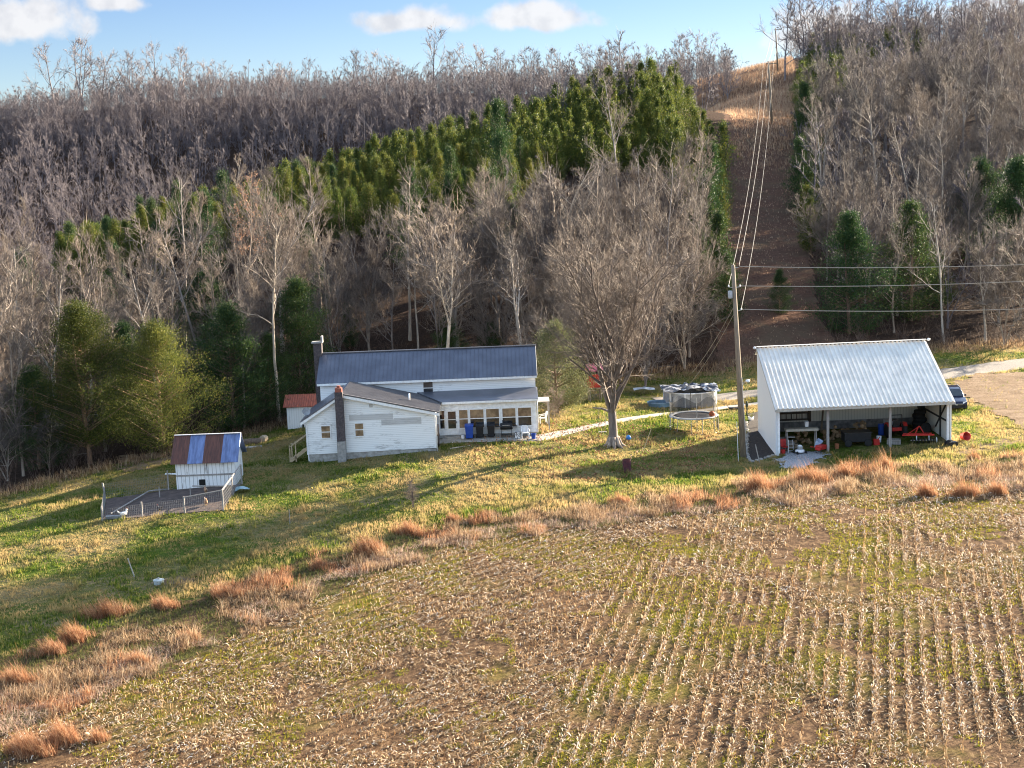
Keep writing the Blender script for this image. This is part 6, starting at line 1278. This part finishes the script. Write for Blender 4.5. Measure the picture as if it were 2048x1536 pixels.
def bird(o, s, rz, cb, cw, lab, catg, name):
    t = thing(name, lab, catg, o, rz); t.scale = (s, s, s)
    MB().tube([(-.22, 0, .30), (-.17, 0, .28), (-.08, 0, .24), (.04, 0, .23), (.13, 0, .26), (.17, 0, .33), (.19, 0, .40), (.22, 0, .44), (.25, 0, .43)], [.01, .05, .10, .115, .095, .06, .042, .045, .01], 10).build('body', cb, t, smooth=True)
    MB().tube([(-.18, 0, .29), (-.27, 0, .38), (-.30, 0, .44)], [.05, .035, .01], 6).build('tail', cw, t, smooth=True)
    MB().tube([(.255, 0, .43), (.295, 0, .415)], [.016, .003], 6).build('beak', M('beak_yellow', (.6, .38, .08)), t); MB().prism([(.20, -.008, .47), (.25, -.008, .465), (.24, -.008, .51), (.21, -.008, .52)], (0, .016, 0)).build('comb', red, t)
    for s_ in (-1, 1): MB().tube([(.0, .04 * s_, .16), (.01, .045 * s_, .07), (.0, .045 * s_, .005), (.06, .05 * s_, .005)], .01, 5).build('leg', M('beak_yellow', (.6, .38, .08)), t)
bird(at(412, 1013), 1.25, -1.2, M('hen_tan', (.46, .27, .16), (.34, .19, .11), 6, .8), M('hen_tail', (.58, .44, .32)), 'tan hen standing in the right half of the dirt pen', 'hen', 'hen')
bird(at(247, 1037), 1.3, .6, M('hen_white', (.78, .77, .74), (.66, .65, .62), 6, .8), M('hen_white', (.78, .77, .74)), 'white hen beside the grey feed trough in the pen', 'hen', 'hen')
bird(at(412, 988), 1.15, 2.0, M('hen_tan', (.46, .27, .16)), M('hen_tail', (.58, .44, .32)), 'tan hen near the coop hatch at the back of the pen', 'hen', 'hen')
bird(at(320, 1024), .9, 2.6, M('hen_dark', (.05, .04, .04), (.03, .025, .025), 6, .7), M('hen_dark', (.05, .04, .04)), 'small dark hen in the middle of the dirt pen', 'hen', 'hen')

# ------------------------------------------------------------------ car
o = on(1904, 118.6, 0); t = thing('parked_car', 'dark blue estate car parked on the gravel behind the right end of the shed', 'car', o, R(-8))
paint = M('dark_blue_paint', (.012, .017, .045), (.010, .014, .036), 2, .22, .35, spec=.6); dglass, nt, b = nm('car_glass'); nt.links.new(ramp(nt, noise(nt, 2, 2), [(0, (.03, .04, .05)), (1, (.06, .075, .09))]), b.inputs['Base Color']); b.inputs['Roughness'].default_value = .05
W2 = .92
def sect(y, hw0, hw1, z0, z1): return [(-hw0, y, z0), (hw0, y, z0), (hw1, y, z1), (-hw1, y, z1)]
def loft(secs, close=True):
    m = MB(); vs = [p for s_ in secs for p in s_]; n = len(secs); fs = [(3, 2, 1, 0)[::-1], tuple(4 * (n - 1) + k for k in (3, 2, 1, 0))]
    for i in range(n - 1):
        for k in range(4): a_ = 4 * i + k; b_ = 4 * i + (k + 1) % 4; fs.append((a_, a_ + 4, b_ + 4, b_))
    return m.add(vs, fs)
loft([sect(-2.32, .80, .78, .30, .62), sect(-2.2, .90, .86, .25, .78), sect(-1.1, W2, .90, .22, .98), sect(.2, W2, .92, .22, 1.02), sect(2.0, W2, .90, .22, 1.04), sect(2.32, .86, .84, .32, .95)]).build('body', paint, t, bevel=.05, smooth=True)
loft([sect(-1.05, .84, .80, .97, 1.0), sect(-.35, .84, .66, 1.0, 1.55), sect(.1, .84, .66, 1.0, 1.64), sect(1.5, .84, .66, 1.02, 1.62), sect(2.1, .82, .74, 1.02, 1.2)]).build('cabin', paint, t, bevel=.02, smooth=True)
MB().add([(-.74, -.99, 1.06), (.74, -.99, 1.06), (.62, -.40, 1.52), (-.62, -.40, 1.52)], [(0, 1, 2, 3)]).build('windscreen', dglass, t)
gl = bpy.data.objects['windscreen']; gl.location = (0, -.03, .015)
for s_ in (-1, 1):
    MB().prism([(.835 * s_, -.55, 1.06), (.835 * s_, .45, 1.06), (.70 * s_, .45, 1.53), (.69 * s_, -.18, 1.53)], (.012 * s_, 0, 0)).prism([(.835 * s_, .52, 1.06), (.835 * s_, 1.6, 1.06), (.70 * s_, 1.4, 1.53), (.70 * s_, .52, 1.53)], (.012 * s_, 0, 0)).build('side_window', dglass, t)
    MB().prism([(.50 * s_, -2.30, .62), (.83 * s_, -2.22, .64), (.84 * s_, -2.16, .78), (.52 * s_, -2.24, .76)], (0, -.03, 0)).build('headlight', M('lamp_glass', (.8, .82, .85), (.6, .62, .66), 8, .1), t)
    mi = MB().box(.90 * s_ - .02, .90 * s_ + .14 * s_ if s_ > 0 else .90 * s_ + .02, -.72, -.60, 1.02, 1.16) if s_ > 0 else MB().box(-1.04, -.88, -.72, -.60, 1.02, 1.16); mi.build('mirror', paint, t, bevel=.02)
    for yy in (-1.42, 1.4):
        a_, b_ = MB(), MB(); wheel(a_, b_, (.82 * s_, yy, .34), .34, .22); w_ = a_.build('wheel', rubber, t, smooth=True); b_.build('rim', steel, w_, smooth=True)
MB().box(-.46, .46, -2.36, -2.325, .40, .60).build('grille', black, t); MB().box(-.5, .5, -2.375, -2.361, .58, .61).box(-.07, .07, -2.38, -2.361, .50, .57).build('chrome_trim', steel, t); MB().box(-.8, .8, -2.37, -2.3, .26, .36).build('bumper', black, t)
for s_ in (-1, 1): MB().bar((.62 * s_, -.05, 1.68), (.62 * s_, 1.4, 1.68), .04).build('roof_rail', steel, t)
for n_ in ('dirt_yard', 'dirt_track', 'mulch_bed', 'bare_patch', 'well_pad', 'pen_dirt', 'patio'): struct(bpy.data.objects[n_])
for o in bpy.data.objects:
    if o.name.split('.')[0] in ('dirt_yard', 'bare_patch', 'mulch_bed', 'dirt_track', 'well_pad', 'pen_dirt') and 'category' not in o.keys(): struct(o)
